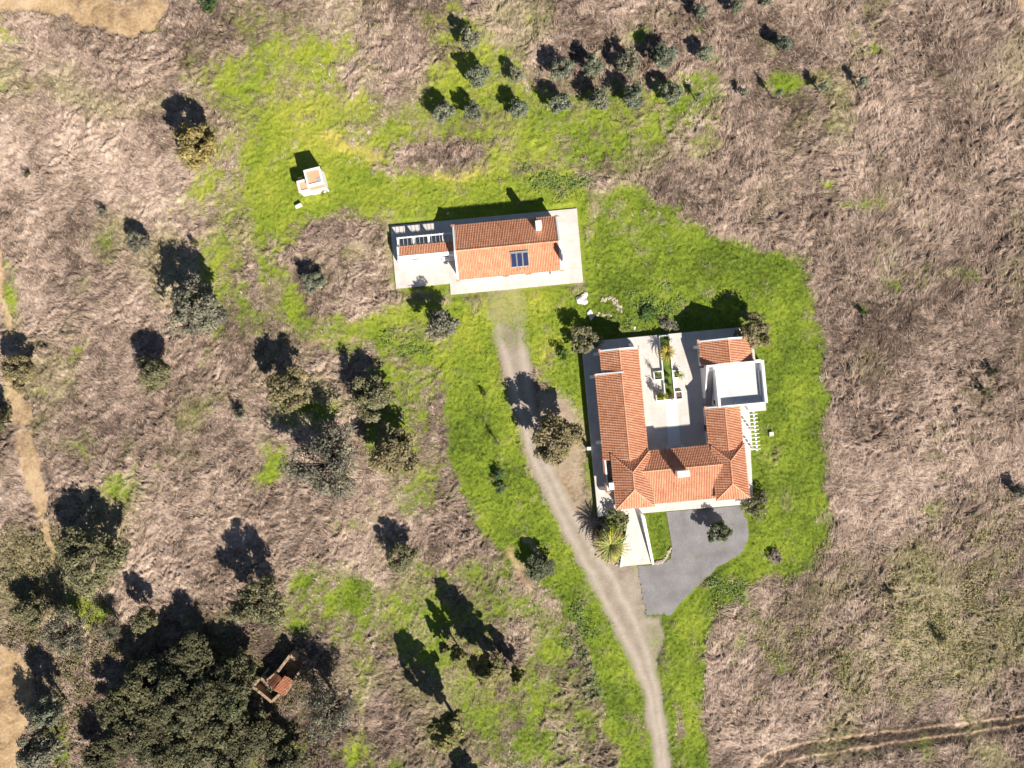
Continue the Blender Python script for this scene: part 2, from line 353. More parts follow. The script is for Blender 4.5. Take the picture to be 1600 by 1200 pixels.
sand = np.maximum(sand, 0.8 * soft(sd_line([(820, 840, 4), (850, 870, 4)], wpx, wpy) + 2 * nz2, 4))
sand = np.maximum(sand, 0.55 * blob(500, 538, 26, 7)); sand = np.maximum(sand, 0.5 * blob(545, 530, 20, 6))
sand = np.maximum(sand, 0.9 * soft(sd_line([(1575, -20, 6), (1605, 18, 6)], wpx, wpy), 4))
sand = np.maximum(sand, 0.48 * soft(sd_poly(SIDE, wpx, wpy) + 6 * nz2, 12))
sand = np.clip(sand * (1.0 - 0.75 * sstep(0.0, 0.5, fbm(GX, GY, 5, 4, 16) + 0.4 * nz2)), 0, 1)
RUTS = [[(1165, 1215, 2.0), (1200, 1178, 2.0), (1260, 1160, 2.0), (1350, 1148, 2.0), (1450, 1137, 2.0), (1600, 1118, 2.0), (1720, 1105, 2.0)],
        [(1195, 1215, 2.0), (1230, 1190, 2.0), (1300, 1176, 2.0), (1400, 1160, 2.0), (1500, 1146, 2.0), (1600, 1132, 2.0), (1720, 1118, 2.0)]]
rut = np.zeros(GX.shape)
for r in RUTS: rut = np.maximum(rut, soft(sd_line(r, wpx * .2 + PX * .8, wpy * .2 + PY * .8), 3))
rutband = soft(sd_line([(1180, 1215, 17), (1260, 1172, 16), (1400, 1156, 16), (1600, 1127, 16), (1720, 1112, 16)], wpx, wpy), 10)
# thin animal trails through the grass
TRAILS = [[(700, 20), (815, 30), (822, 160)], [(215, 640), (235, 690), (222, 750), (205, 800)], [(490, 640), (470, 700), (440, 830)], [(165, 642), (215, 630)], [(560, 1160), (575, 1110), (585, 1020), (590, 960)], [(700, 165), (760, 142), (800, 135)],
          [(1335, 0), (1345, 60), (1300, 100), (1240, 105)], [(880, 150), (830, 90), (828, 30)], [(300, 800), (350, 740), (380, 700)], [(520, 178), (560, 182), (580, 210)], [(1440, 930), (1600, 890)]]
trail = np.zeros(GX.shape)
for tr in TRAILS: trail = np.maximum(trail, soft(sd_line([(a, b, 0.8) for a, b in tr], wpx, wpy), 2.2))
# built-up ground that has to lie flat
TH = math.radians(5.4)
def local_to_world(O, th, x, y):
    return O[0] + x * math.cos(th) - y * math.sin(th), O[1] + x * math.sin(th) + y * math.cos(th)
OS = (-4.0, 21.0); OM = (24.5, -6.0)
PAT_S = [(-14.6, -4.75), (-6.2, -4.75), (-6.2, -6.5), (14.55, -6.5), (14.65, 5.05), (-14.6, 5.1)]
PAT_M = [(-12.5, -13.5), (-9.9, -13.3), (-9.9, -13.55), (11.72, -13.75), (12.05, -5.3), (12.4, -5.3), (12.4, 0.5), (15.05, 0.5), (15.0, 8.5), (14.1, 8.5), (14.1, 11.7), (12.7, 13.72), (-9.9, 13.72), (-12.45, 13.4)]
RAMP = [(-9.6, -21.7), (-4.35, -21.7), (-5.6, -13.5), (-7.7, -13.5)]
ASPH_PX = [(996, 884), (1021, 882), (1034, 879), (1047, 874), (1050, 860), (1049, 848), (1041, 800), (1157, 790), (1166, 812), (1169, 828), (1168, 846), (1160, 862), (1152, 868), (1124, 884), (1100, 905), (1085, 920), (1066, 940), (1055, 952), (1045, 963), (1036, 958), (1010, 961), (1003, 925)]
def wpoly(O, pl): return [local_to_world(O, TH, x, y) for x, y in pl]
built = np.full(GX.shape, 1e9)
for pl in (wpoly(OS, PAT_S), wpoly(OM, PAT_M), wpoly(OM, RAMP), [W(*p) for p in ASPH_PX]):
    built = np.minimum(built, sd_poly(pl, GX, GY))
flat = sstep(0.25, 1.1, built)                      # 0 inside, 1 outside
road = np.maximum(gravel, sand)

# ---------------------------------------------------------------- terrain: relief and tone
wx = GX + 0.9 * fbm(GX, GY, 3.2, 2, 21) * 2; wy = GY + 0.9 * fbm(GX, GY, 3.2, 2, 22) * 2
ang = 0.6 + 1.1 * fbm(GX, GY, 26, 2, 23)
ca, sa = np.cos(ang), np.sin(ang)
u = wx * 0.85 + wy * 0.5; v = -wx * 0.5 + wy * 0.85
bil = np.abs(perlin(u / 2.0, v / 1.15, 31)) * 0.42 + np.abs(perlin(u / 1.15, v / 0.7, 32)) * 0.36 + np.abs(perlin(wx / 0.6, wy / 0.5, 33)) * 0.22
patch = sstep(-0.35, 0.4, fbm(GX, GY, 14, 3, 34))
dryh = (1.15 * bil + 0.12 * fbm(GX, GY, 4.5, 2, 35)) * (0.45 + 0.75 * patch)
grnh = 0.24 * np.abs(perlin(wx / 1.1, wy / 1.0, 36)) + 0.20 * np.abs(perlin(wx / 0.5, wy / 0.5, 37)) + 0.08 * fbm(GX, GY, 3, 2, 38)
hgt = dryh * (1 - green) + grnh * green * 0.9
hgt = hgt * (1 - 0.97 * np.clip(road * 2.2, 0, 1)) - 0.10 * rut + 0.05 * perlin(GX / 0.7, GY / 0.7, 39) * rutband
hgt = hgt * (1 - 0.5 * np.maximum(rut, 0.7 * rutband)) * (1 - 0.5 * trail)
edge = np.minimum(np.minimum(GX - X0, X1 - GX), np.minimum(GY - Y0, Y1 - GY))
HZ = (hgt * flat - 0.03 * (1 - flat)) * sstep(0, 4, edge)
litter = 0.53 + 0.40 * fbm(GX, GY, 12, 4, 41) + 0.55 * fbm(u, v * 1.6, 2.6, 4, 42)
litter += 0.42 * fbm(GX, GY, 22, 4, 45) + 0.22 * fbm(u, v * 1.8, 1.3, 3, 46) - 0.03
litter -= 0.05 * sstep(1000, 1300, PX) * sstep(800, 500, PY) + 0.22 * sstep(850, 1150, PY) * sstep(900, 400, PX)
litter = litter - 0.55 * rutband * (1 - rut) + 0.30 * rut + 0.35 * trail
litter += 0.35 * blob(1400, 250, 160, 120) * 0.4 + 0.10 * sstep(500, 100, PX)
rutc = np.abs(sdD + 9)                                       # paler wheel lines on the drive
litter = np.where(gravel > 0.4, 0.55 + 0.3 * nz2 + 0.25 * np.exp(-(rutc / 4) ** 2) - 0.15 * sstep(-12, -20, sdD), litter)
olive = np.clip(0.9 * sstep(0.0, 0.45, fbm(GX, GY, 16, 4, 43) - 0.1 + 0.5 * blob(1480, 980, 150, 110) + 0.35 * blob(60, 150, 90, 120) + 0.4 * blob(90, 850, 110, 120) + 0.5 * g * (g < 0.8)), 0, 1)
yel = 0.34 + 0.65 * fbm(GX, GY, 8, 5, 44) + 0.25 * nz2 + 0.22 * sstep(560, 260, PY) * sstep(1000, 700, PX)
for cx, cy, rx, ry, s in [(520, 215, 16, 7, 1.0), (545, 230, 28, 8, 0.9), (585, 245, 10, 10, 1.0), (700, 275, 40, 10, 0.7), (740, 270, 20, 10, 0.7), (840, 470, 30, 30, 0.35), (480, 170, 90, 60, 0.25), (850, 550, 20, 50, 0.35), (1080, 1050, 25, 100, 0.3), (770, 480, 40, 30, 0.35), (770, 1040, 70, 60, 0.4), (1240, 640, 20, 50, 0.25), (660, 540, 60, 40, 0.2), (1230, 860, 60, 30, 0.1)]:
    yel = yel + s * blob(cx, cy, rx, ry)
yel = yel - 0.05 - 0.17 * sstep(860, 960, PX) * sstep(330, 420, PY) - 0.10 * sstep(600, 680, PY) * sstep(640, 720, PX) * sstep(960, 860, PX)
mask = np.stack([green * (1 - 0.5 * trail), np.clip(gravel, 0, 1), np.clip(np.maximum(sand, 0.55 * rut), 0, 1)], 1)
tone = np.stack([np.clip(litter, 0, 1), np.clip(olive, 0, 1), np.clip(yel, 0, 1.4)], 1)
V = np.stack([GX, GY, HZ], 1)
ii, jj = np.meshgrid(np.arange(NX - 1), np.arange(NY - 1)); a0 = (jj * NX + ii).ravel()
F = np.stack([a0, a0 + 1, a0 + 1 + NX, a0 + NX], 1)
fm = lambda q: q[F].mean(1)
cls = np.zeros(len(F), int)
cls[fm(lawn_core) > 0.5] = 1
cls[fm(sand) > 0.5] = 2
cls[fm(gravel) > 0.42] = 3
cls[fm(rutband) > 0.5] = 4
def submesh(name, sel):
    f = F[sel]; ids, inv = np.unique(f, return_inverse=True)
    me = quads_mesh(name, V[ids], inv.reshape(f.shape), M['ground'], {"mask": mask[ids], "tone": tone[ids]}, True)
    return link(name, me)
for k, (nm, lab) in enumerate([("ground", "rough dry grass field with brown matted tussocks"), ("lawn", "bright green grass around the houses"), ("sandy_track", "pale sandy track at the field edge"), ("gravel_driveway", "pale gravel driveway curving up between the houses"), ("rutted_track", "dark field track with two pale wheel ruts")]):
    tag(submesh(nm, cls == k), lab, None, None, "structure")
# far ground out to the horizon
mb = MB(); R = 2500
for x0, x1, y0, y1 in [(-R, R, gy[-1], R), (-R, R, -R, Y0), (-R, X0, Y0, gy[-1]), (gx[-1], R, Y0, gy[-1])]:
    mb.poly([(x0, y0, 0), (x1, y0, 0), (x1, y1, 0), (x0, y1, 0)])
far = mb.build("terrain", simple("far_field", (0.24, 0.20, 0.12), 0.95, 0.4, 0.08)); tag(far, "distant dry fields around the property", None, None, "structure")

# ---------------------------------------------------------------- grass blades (stuff nobody could count)
def sample(q, x, y):
    i = np.clip(((x - X0) / STEP + 0.5).astype(int), 0, NX - 1); j = np.clip(((y - Y0) / STEP + 0.5).astype(int), 0, NY - 1)
    return q[j * NX + i]
def blades(name, x, y, phi, L, w, lift, tint, mat, olv=None):
    z = sample(HZ, x, y) - 0.02
    dx, dy = np.cos(phi), np.sin(phi); n = len(x)
    tipz = np.maximum(sample(HZ, x + dx * L, y + dy * L), z) + lift
    v = np.empty((n, 4, 3))
    v[:, 0] = np.stack([x - dy * w / 2, y + dx * w / 2, z], 1); v[:, 1] = np.stack([x + dy * w / 2, y - dx * w / 2, z], 1)
    v[:, 2] = np.stack([x + dx * L + dy * w / 8, y + dy * L - dx * w / 8, tipz], 1); v[:, 3] = np.stack([x + dx * L - dy * w / 8, y + dy * L + dx * w / 8, tipz], 1)
    return link(name, quads_mesh(name, v.reshape(-1, 3), np.arange(4 * n).reshape(n, 4), mat, {"tint": np.repeat(tint, 4), "olive": np.repeat(np.zeros(n) if olv is None else olv, 4)}))
n = 420000
bx = rng.uniform(-86, 86, n); by = rng.uniform(-65, 65, n)
gr_, rd_, fl_, rb_ = sample(green, bx, by), sample(np.maximum(road, 0.8 * rut), bx, by), sample(flat, bx, by), sample(rutband, bx, by)
keep = (rng.random(n) > gr_ * 1.1) & (rd_ < 0.25 * rng.random(n) + 0.1) & (fl_ > 0.9) & (rng.random(n) > rb_ * 0.5)
bx, by = bx[keep], by[keep]; n = len(bx)
phi = 2.2 + 3.2 * fbm(bx, by, 16, 3, 51) + 1.4 * fbm(bx, by, 3.0, 2, 52) + rng.normal(0, 0.55, n)
lt = sample(litter, bx, by)
tint = np.clip(0.48 + 0.78 * (lt - 0.5) + rng.normal(0, 0.14, n), 0, 1)
dg = blades("dry_grass", bx, by, phi, rng.uniform(0.22, 0.62, n) * (1 + 0.45 * sstep(0, 40, bx)), rng.uniform(0.05, 0.14, n), rng.uniform(0.0, 0.2, n), tint, M['dry'], np.clip(sample(olive, bx, by) * 0.8, 0, 1))
tag(dg, "matted dry brown grass covering the fields", "grass", None, "stuff")
n = 360000
bx = rng.uniform(-86, 86, n); by = rng.uniform(-65, 65, n)
gr_, rd_, fl_ = sample(green, bx, by), sample(road, bx, by), sample(flat, bx, by)
keep = (rng.random(n) < gr_ - 0.1) & (rng.random(n) > rd_ * 1.6) & (fl_ > 0.8)
bx, by = bx[keep], by[keep]; n = len(bx)
tint = np.clip(0.12 + 0.75 * sample(yel, bx, by) + rng.normal(0, 0.15, n), 0, 1)
gg = blades("green_grass", bx, by, rng.uniform(0, 2 * np.pi, n), rng.uniform(0.12, 0.4, n), rng.uniform(0.05, 0.12, n), rng.uniform(0.0, 0.2, n), tint, M['green'])
tag(gg, "fresh green winter grass around the houses", "grass", None, "stuff")

# ---------------------------------------------------------------- asphalt, patios
ap = []
for i_, p_ in enumerate(ASPH_PX):
    q_ = ASPH_PX[(i_ + 1) % len(ASPH_PX)]; m_ = max(1, int(math.hypot(q_[0] - p_[0], q_[1] - p_[1]) / 3)); rag = 0 if 4 <= i_ <= 6 else 1
    for k_ in range(m_): ap.append((p_[0] + (q_[0] - p_[0]) * k_ / m_ + rag * random.gauss(0, .9), p_[1] + (q_[1] - p_[1]) * k_ / m_ + rag * random.gauss(0, .9)))
mb = MB(); mb.prism([W(*p) for p in reversed(ap)], -0.2, 0.03)
tag(mb.build("asphalt_parking", M['asphalt']), "grey asphalt parking area south of the large house", None, None, "structure")
def house_root(name, O, th): return empty(name, (O[0], O[1], 0), th)
def place_flat(mb, name, mat, O, lab):
    o = mb.build(name, mat); o.location = (O[0], O[1], 0); o.rotation_euler = (0, 0, TH)
    return tag(o, lab, None, None, "structure")
mb = MB(); mb.prism(PAT_S, -0.3, 0.15); place_flat(mb, "patio", M['paving'], OS, "pale paved terrace around the long tiled house")
PLAT = 0.8
mb = MB(); mb.prism(PAT_M, -0.3, PLAT); place_flat(mb, "patio", M['paving'], OM, "pale raised terrace and courtyard around the large house")
mb = MB(); mb.prism(RAMP, -0.3, [0.08, 0.08, PLAT, PLAT]); place_flat(mb, "walkway", M['paving'], OM, "pale sloping walk from the driveway up to the large house")
mb = MB(); mb.prism([(-0.6, -3.76), (1.37, -3.84), (1.25, 3.43), (-0.42, 3.5)], PLAT - 0.1, PLAT + 0.02); place_flat(mb, "courtyard_path", M['path'], OM, "white path strip across the courtyard")

# ---------------------------------------------------------------- tiled roofs
def roof_face(parent, P0, S, T, poly, name="roof_tiles", cw=0.25, rl=0.42, mat=None, seed=1):
    """barrel tiles laid over a plane: P0 corner on the eave, S along the eave, T up the slope, poly in (s, t)"""
    r = random.Random(seed); mat = mat or M['tile']
    P0, S, T = Vector(P0), Vector(S).normalized(), Vector(T).normalized(); N = S.cross(T).normalized()
    if N.z < 0: N = -N
    mb = MB()
    mb.poly([P0 + S * a + T * b - N * 0.02 for a, b in poly], 0.3)
    smin = min(p[0] for p in poly); smax = max(p[0] for p in poly)
    nc = max(1, round((smax - smin) / cw)); w = (smax - smin) / nc
    for k in range(nc):
        sc = smin + (k + 0.5) * w; ts = []
        for i in range(len(poly)):
            (a, b), (c, d) = poly[i], poly[(i + 1) % len(poly)]
            if (a - sc) * (c - sc) < 0: ts.append(b + (d - b) * (sc - a) / (c - a))
        if len(ts) < 2: continue
        t0, t1 = min(ts), max(ts)
        if t1 - t0 < 0.08: continue
        ctint = r.uniform(-0.06, 0.06); row = math.floor(t0 / rl); t = t0
        while t < t1 - 0.02:
            te = min(t1, (row + 1) * rl); row += 1
            if te - t < 0.03: t = te; continue
            tint = min(1, max(0, 0.5 + ctint + r.gauss(0, 0.14))); lift0, lift1 = 0.055, 0.012
            b = len(mb.v)
            for tt, lf, sw in ((t - 0.03, lift0, 1.0), (te, lift1, 0.9)):
                for q, hh in ((-0.33, 0.0), (-0.18, 0.065), (0.18, 0.065), (0.33, 0.0)):
                    mb.v.append(tuple(P0 + S * (sc + q * w * sw) + T * tt + N * (hh + lf)))
            mb.t += [tint] * 8
            for i in range(3): mb.f.append((b + i, b + i + 1, b + 5 + i, b + 4 + i))
            mb.f.append((b + 3, b + 2, b + 1, b))
            t = te
    o = mb.build(name, mat, parent); o["kind"] = "stuff"
    return o
def caps(parent, p, q, name="ridge_cap", mat=None, seed=3, rad=0.13):
    r = random.Random(seed); p, q = Vector(p), Vector(q); d = q - p; L = d.length; d.normalize(); side = d.cross(Vector((0, 0, 1))).normalized(); up = side.cross(d)
    mb = MB(); n = max(1, round(L / 0.42))
    for k in range(n):
        a = p + d * (L * k / n); c = p + d * (L * (k + 1) / n + 0.03); b = len(mb.v)
        for e, f, lf in ((a, 1.12, 0.03), (c, 0.95, 0.0)):
            for t in range(5):
                an = math.pi * t / 4; mb.v.append(tuple(e - side * math.cos(an) * rad * f + up * (math.sin(an) * rad * f * 0.9 + lf)))
        mb.t += [min(1, max(0, r.gauss(0.5, 0.12)))] * 10
        for t in range(4): mb.f.append((b + t, b + t + 1, b + 6 + t, b + 5 + t))
        mb.f.append((b + 4, b + 3, b + 2, b + 1, b))
    o = mb.build(name, mat or M['tile'], parent); o["kind"] = "stuff"
    return o
def slope(parent, e0, e1, top0, top1, seed=1, **kw):
    """roof face from eave corners e0, e1 and upper corners top1, top0 (any planar quad or triangle)"""
    e0, e1, top0, top1 = map(Vector, (e0, e1, top0, top1))
    S = (e1 - e0).normalized(); n = S.cross(top0 - e0).normalized() if (top0 - e0).length > 1e-6 else S.cross(top1 - e0)
    if n.length < 1e-6: n = S.cross(top1 - e0).normalized()
    T = n.cross(S).normalized()
    if T.z < 0: T = -T
    pl = []
    for p in (e0, e1, top1, top0):
        q = ((p - e0).dot(S), (p - e0).dot(T))
        if not pl or (abs(q[0] - pl[-1][0]) + abs(q[1] - pl[-1][1])) > 1e-4: pl.append(q)
    return roof_face(parent, e0, S, T, pl, seed=seed, **kw)
def gable_wall(parent, pts_profile, along, a0, a1, z0, mat=None, name="wall"):
    """pentagon house body: profile [(c, z)...] across, extruded along 'y' or 'x' from a0 to a1"""
    mb = MB(); pr = pts_profile; n = len(pr); b = 0
    for a in (a0, a1):
        for c, z in pr: mb.v.append((c, a, z) if along == 'y' else (a, c, z))
    mb.t = [0.5] * 2 * n
    mb.f.append(tuple(range(n))); mb.f.append(tuple(range(2 * n - 1, n - 1, -1)))
    for i in range(n):
        j = (i + 1) % n; mb.f.append((i, i + n, j + n, j))
    return mb.build(name, mat or M['plaster'], parent)
def window(parent, x, y, z, w, h, ax, sgn, name="window"):
    """ax 'x': the wall faces +-x; frame proud of the wall, pane inside it"""
    mb = MB(); d = 0.05 * sgn; t = 0.06
    def bx(a0, a1, z0, z1, d0, d1):
        lo, hi = min(d0, d1), max(d0, d1)
        if ax == 'x': mb.box(x + lo, x + hi, y + a0, y + a1, z0, z1)
        else: mb.box(x + a0, x + a1, y + lo, y + hi, z0, z1)
    bx(-w / 2, -w / 2 + t, z, z + h, -d, d); bx(w / 2 - t, w / 2, z, z + h, -d, d)
    bx(-w / 2 + t, w / 2 - t, z, z + t, -d, d); bx(-w / 2 + t, w / 2 - t, z + h - t, z + h, -d, d)
    f = mb.build(name, M['wood'] if name == "door" else M['frame'], parent)
    mb = MB(); bx(-w / 2 + t, w / 2 - t, z + t, z + h - t, -d * 0.5, d * 0.4)
    mb.build("leaf_panel" if name == "door" else "pane", M['wood'] if name == "door" else M['glass'], f)
    return f
def chimney(parent, x, y, w, d, z0, z1, name="chimney"):
    mb = MB(); mb.box(x - w / 2, x + w / 2, y - d / 2, y + d / 2, z0, z1 - 0.28)
    c = mb.build(name, M['plaster'], parent, 0.02)
    mb = MB()
    for sx in (-1, 1):
        for sy in (-1, 1): mb.box(x + sx * (w / 2 - 0.1) - 0.08, x + sx * (w / 2 - 0.1) + 0.08, y + sy * (d / 2 - 0.1) - 0.08, y + sy * (d / 2 - 0.1) + 0.08, z1 - 0.28, z1 - 0.1)
    mb.box(x - w / 2 - 0.05, x + w / 2 + 0.05, y - d / 2 - 0.05, y + d / 2 + 0.05, z1 - 0.1, z1)
    mb.build("chimney_cap", M['plaster'], c, 0.02)
    return c

# ---------------------------------------------------------------- the long house (north)
H = house_root("long_house", OS, TH)
tag(H, "long white house with single-ridge tile roof and solar panel, north of the driveway", "house")
p = 0.36; xw, xe, yS, yN, yr = -4.5, 10.95, -4.8, 3.5, -0.63; ze = 2.9; zr = ze + 4.15 * p
gable_wall(H, [(-4.45, 0.15), (3.15, 0.15), (3.15, ze + 0.08), (yr, zr - 0.06), (-4.45, ze + 0.08)], 'x', xw + 0.05, xe + 0.25, 0.15)
slope(H, (xw, yS, ze), (xe, yS, ze), (xw, yr, zr), (xe, yr, zr), seed=11)
slope(H, (xw, yN, ze), (xe, yN, ze), (xw, yr, zr), (xe, yr, zr), seed=12)
caps(H, (xw, yr, zr + 0.03), (xe, yr, zr + 0.03), rad=0.11)
for x0, x1, top in ((xw - 0.27, xw, 0.16), (xe, xe + 0.3, 0.2)):
    mb = MB()
    for a, b, za, zb in ((yS + 0.1, yr, ze + 0.04, zr), (yr, yN - 0.1, zr, ze + 0.04)):
        mb.prism([(x0, a), (x1, a), (x1, b), (x0, b)], [za - 0.25, za - 0.25, zb - 0.25, zb - 0.25], [za + top, za + top, zb + top, zb + top])
    mb.build("parapet", M['plaster'], H)
for x, y in ((xw - 0.2, yS), (xw - 0.2, yN), (xe + 0.25, yS), (xe + 0.25, yN)):        # tile noses at the gable corners
    mb = MB(); mb.box(x - 0.28, x + 0.28, y - 0.16, y + 0.16, ze - 0.14, ze + 0.1, 0.45); mb.build("eave_tile", M['tile'], H)
chimney(H, 8.15, 1.9, 0.8, 1.05, 3.0, 5.6)
mb = MB(); mb.prism([(xe + 0.31, -4.0), (xe + 0.75, -4.0), (xe + 0.75, -2.35), (xe + 0.31, -2.35)], 0.15, 2.6)
mb.prism([(xe + 0.31, -3.7), (xe + 0.7, -3.7), (xe + 0.7, -2.65), (xe + 0.31, -2.65)], 2.6, 5.9)
mb.build("chimney", M['plaster'], H)
sp = empty("solar_panel"); sp.parent = H
def on_south(x, y, up=0.0): return (x, y, ze + (y - yS) * p + up)
for k in range(3):
    x0 = 3.62 + k * 0.9; x1 = x0 + 0.84
    mb = MB(); mb.prism([(x0, -3.75), (x1, -3.75), (x1, -1.75), (x0, -1.75)], [on_south(0, -3.75, .08)[2]] * 2 + [on_south(0, -1.75, .08)[2]] * 2, [on_south(0, -3.75, .2)[2]] * 2 + [on_south(0, -1.75, .2)[2]] * 2)
    mb.build("frame", M['frame'], sp)
    mb = MB(); mb.prism([(x0 + .05, -3.69), (x1 - .05, -3.69), (x1 - .05, -1.81), (x0 + .05, -1.81)], [on_south(0, -3.69, .1)[2]] * 2 + [on_south(0, -1.81, .1)[2]] * 2, [on_south(0, -3.69, .21)[2]] * 2 + [on_south(0, -1.81, .21)[2]] * 2)
    mb.build("glass_panel", M['panel'], sp)
mb = MB(); mb.bar(on_south(3.6, -1.62, .2), on_south(6.3, -1.62, .2), 0.16, 0.16); mb.build("water_pipe", M['metal'], sp)
for k in range(4):
    x = 3.9 + k * 0.55; mb = MB(); mb.box(x - .06, x + .06, -4.2 - .06 * (k % 2), -4.08, on_south(0, -4.2, 0.05)[2], on_south(0, -4.1, 0.16)[2]); mb.build("vent_tile", M['oldtile'], H)
for x in (-2.5, 1.0, 4.4, 8.0): window(H, x, -4.45, 0.95, 1.2, 1.2, 'y', -1)
window(H, 2.7, -4.45, 0.17, 1.0, 2.15, 'y', -1, "door"); window(H, 6.2, -4.45, 0.17, 1.0, 2.15, 'y', -1, "door")
for x in (-2, 3, 7.5): window(H, x, 3.15, 1.2, 1.0, 1.0, 'y', 1)
window(H, xe + 0.25, 1.2, 1.0, 1.1, 1.2, 'x', 1)
mb = MB(); mb.box(9.6, 10.3, -4.95, -4.46, 0.15, 2.1); mb.build("buttress", M['plaster'], H, 0.03)
for x in (-3.9, 6.9):
    mb = MB(); mb.box(x - .1, x + .1, -4.75, -4.5, 2.0, 2.25); mb.build("wall_lamp", M['metal'], H)
# west annex: mono-pitch tiled strip behind a thick white wall, open pergola on its north side
mb = MB(); mb.box(-13.55, -4.78, -0.72, -0.25, 0.15, 2.6); mb.box(-13.55, -13.3, -0.25, 1.2, 0.15, 2.5); mb.build("wall", M['plaster'], H)
slope(H, (-13.3, 1.25, 2.2), (-4.78, 1.25, 2.2), (-13.3, -0.25, 2.48), (-4.78, -0.25, 2.48), seed=13)
for x in (-13.35, -8.65):
    mb = MB(); mb.prism([(x - .35, -1.25), (x + .35, -1.25), (x + .35, -0.72), (x - .35, -0.72)], 0.15, [1.1, 1.1, 2.1, 2.1]); mb.build("buttress", M['plaster'], H)
mb = MB(); mb.box(-7.0, -4.8, -1.25, -0.722, 0.15, 0.6); mb.build("bench", M['plaster'], H)
for x in (-10.9, -6.4): window(H, x, -0.72, 1.0, 1.1, 1.1, 'y', -1)
pg = empty("pergola"); pg.parent = H
for x in (-13.35, -10.95, -8.6, -6.4):
    mb = MB(); mb.box(x - .13, x + .13, 1.15, 2.75, 1.88, 2.02); mb.build("beam", M['plaster'], pg)
    mb = MB(); mb.box(x - .14, x + .14, 2.45, 2.73, 0.15, 1.88); mb.build("post", M['plaster'], pg)
mb = MB(); mb.box(-13.5, -4.8, 2.5, 2.7, 2.02, 2.12); mb.build("beam", M['plaster'], pg)
for k in range(13):
    x = -13.1 + k * 0.62; mb = MB(); mb.box(x - .016, x + .016, 1.2, 2.8, 2.122, 2.18); mb.build("rafter", M['plaster'], pg)

# ---------------------------------------------------------------- the large courtyard house
H = house_root("courtyard_house", OM, TH)
tag(H, "large white house with red tile wings around a courtyard and a white roof terrace", "house")
Z = PLAT
# west wing
we, ws, wr = -4.3, -11.1, -7.4; zr = 4.8
z_e = zr - (we - wr) * 0.5; z_w = zr - (wr - ws) * 0.5; z_wn = zr - (wr + 10.15) * 0.5
gable_wall(H, [(-10.7, Z), (-4.65, Z), (-4.65, z_e + 0.04), (wr, zr - 0.06), (-10.7, z_w + 0.06)], 'y', -4.6, 8.5, Z)
gable_wall(H, [(-9.85, Z), (-4.65, Z), (-4.65, z_e + 0.04), (wr, zr - 0.08), (-9.85, z_wn + 0.04)], 'y', 8.5, 11.95, Z)
slope(H, (we, -4.6, z_e), (we, 11.85, z_e), (wr, -4.6, zr), (wr, 11.85, zr), seed=21)
slope(H, (ws, -4.6, z_w), (ws, 8.4, z_w), (wr, -4.6, zr), (wr, 8.4, zr), seed=22)
slope(H, (-10.15, 8.75, z_wn), (-10.15, 11.85, z_wn), (wr, 8.75, zr), (wr, 11.85, zr), seed=23)
caps(H, (wr, -4.9, zr + .02), (wr, 11.85, zr + .02), rad=0.1)
mb = MB(); mb.prism([(ws - .05, 8.4), (wr + .3, 8.4), (wr + .3, 8.62), (ws - .05, 8.62)], Z, [z_w + .42, zr + .3, zr + .3, z_w + .42]); mb.build("parapet", M['plaster'], H)
mb = MB()
mb.prism([(-10.2, 11.85), (wr, 11.85), (wr, 12.1), (-10.2, 12.1)], [z_wn - .3, zr - .3, zr - .3, z_wn - .3], [z_wn + .15, zr + .16, zr + .16, z_wn + .15])
mb.prism([(wr, 11.85), (we, 11.85), (we, 12.1), (wr, 12.1)], [zr - .3, z_e - .3, z_e - .3, zr - .3], [zr + .16, z_e + .15, z_e + .15, zr + .16]); mb.build("parapet", M['plaster'], H)
for x, y, z in ((-10.2, 12.0, z_wn), (we, 12.0, z_e), (ws, 8.5, z_w)):
    mb = MB(); mb.box(x - .16, x + .16, y - .22, y + .28, z - .1, z + .2, 0.4); mb.build("eave_tile", M['tile'], H)
for x0, x1, y in ((-10.9, -9.86, 11.65), (-11.75, -10.71, 8.2), (-11.7, -10.71, -1.95)):
    mb = MB(); mb.prism([(x0, y - .25), (x1, y - .25), (x1, y + .25), (x0, y + .25)], Z, [1.3, 2.6, 2.6, 1.3]); mb.build("buttress", M['plaster'], H)
mb = MB(); mb.prism([(-5.3, 11.96), (-4.66, 11.96), (-4.66, 12.8), (-5.3, 12.8)], Z, [2.6, 2.6, 1.2, 1.2]); mb.build("buttress", M['plaster'], H)
# south wing
sr = -6.65; zsr = 4.42; zn = zsr - 2.9 * 0.40; zs = zsr - 5.25 * 0.28
gable_wall(H, [(-11.4, Z), (-4.1, Z), (-4.1, zn + .05), (sr, zsr - .06), (-11.4, zs + .06)], 'x', -5.5, 6.4, Z)
slope(H, (-5.6, -3.75, zn), (6.4, -3.75, zn), (-5.6, sr, zsr), (6.4, sr, zsr), seed=24)
slope(H, (-5.6, -11.9, zs), (6.4, -11.9, zs), (-5.6, sr, zsr), (6.4, sr, zsr), seed=25)
caps(H, (-5.9, sr, zsr + .02), (6.5, sr, zsr + .02), rad=0.1)
chimney(H, 0.1, -7.3, 1.7, 0.85, 3.9, 6.1)
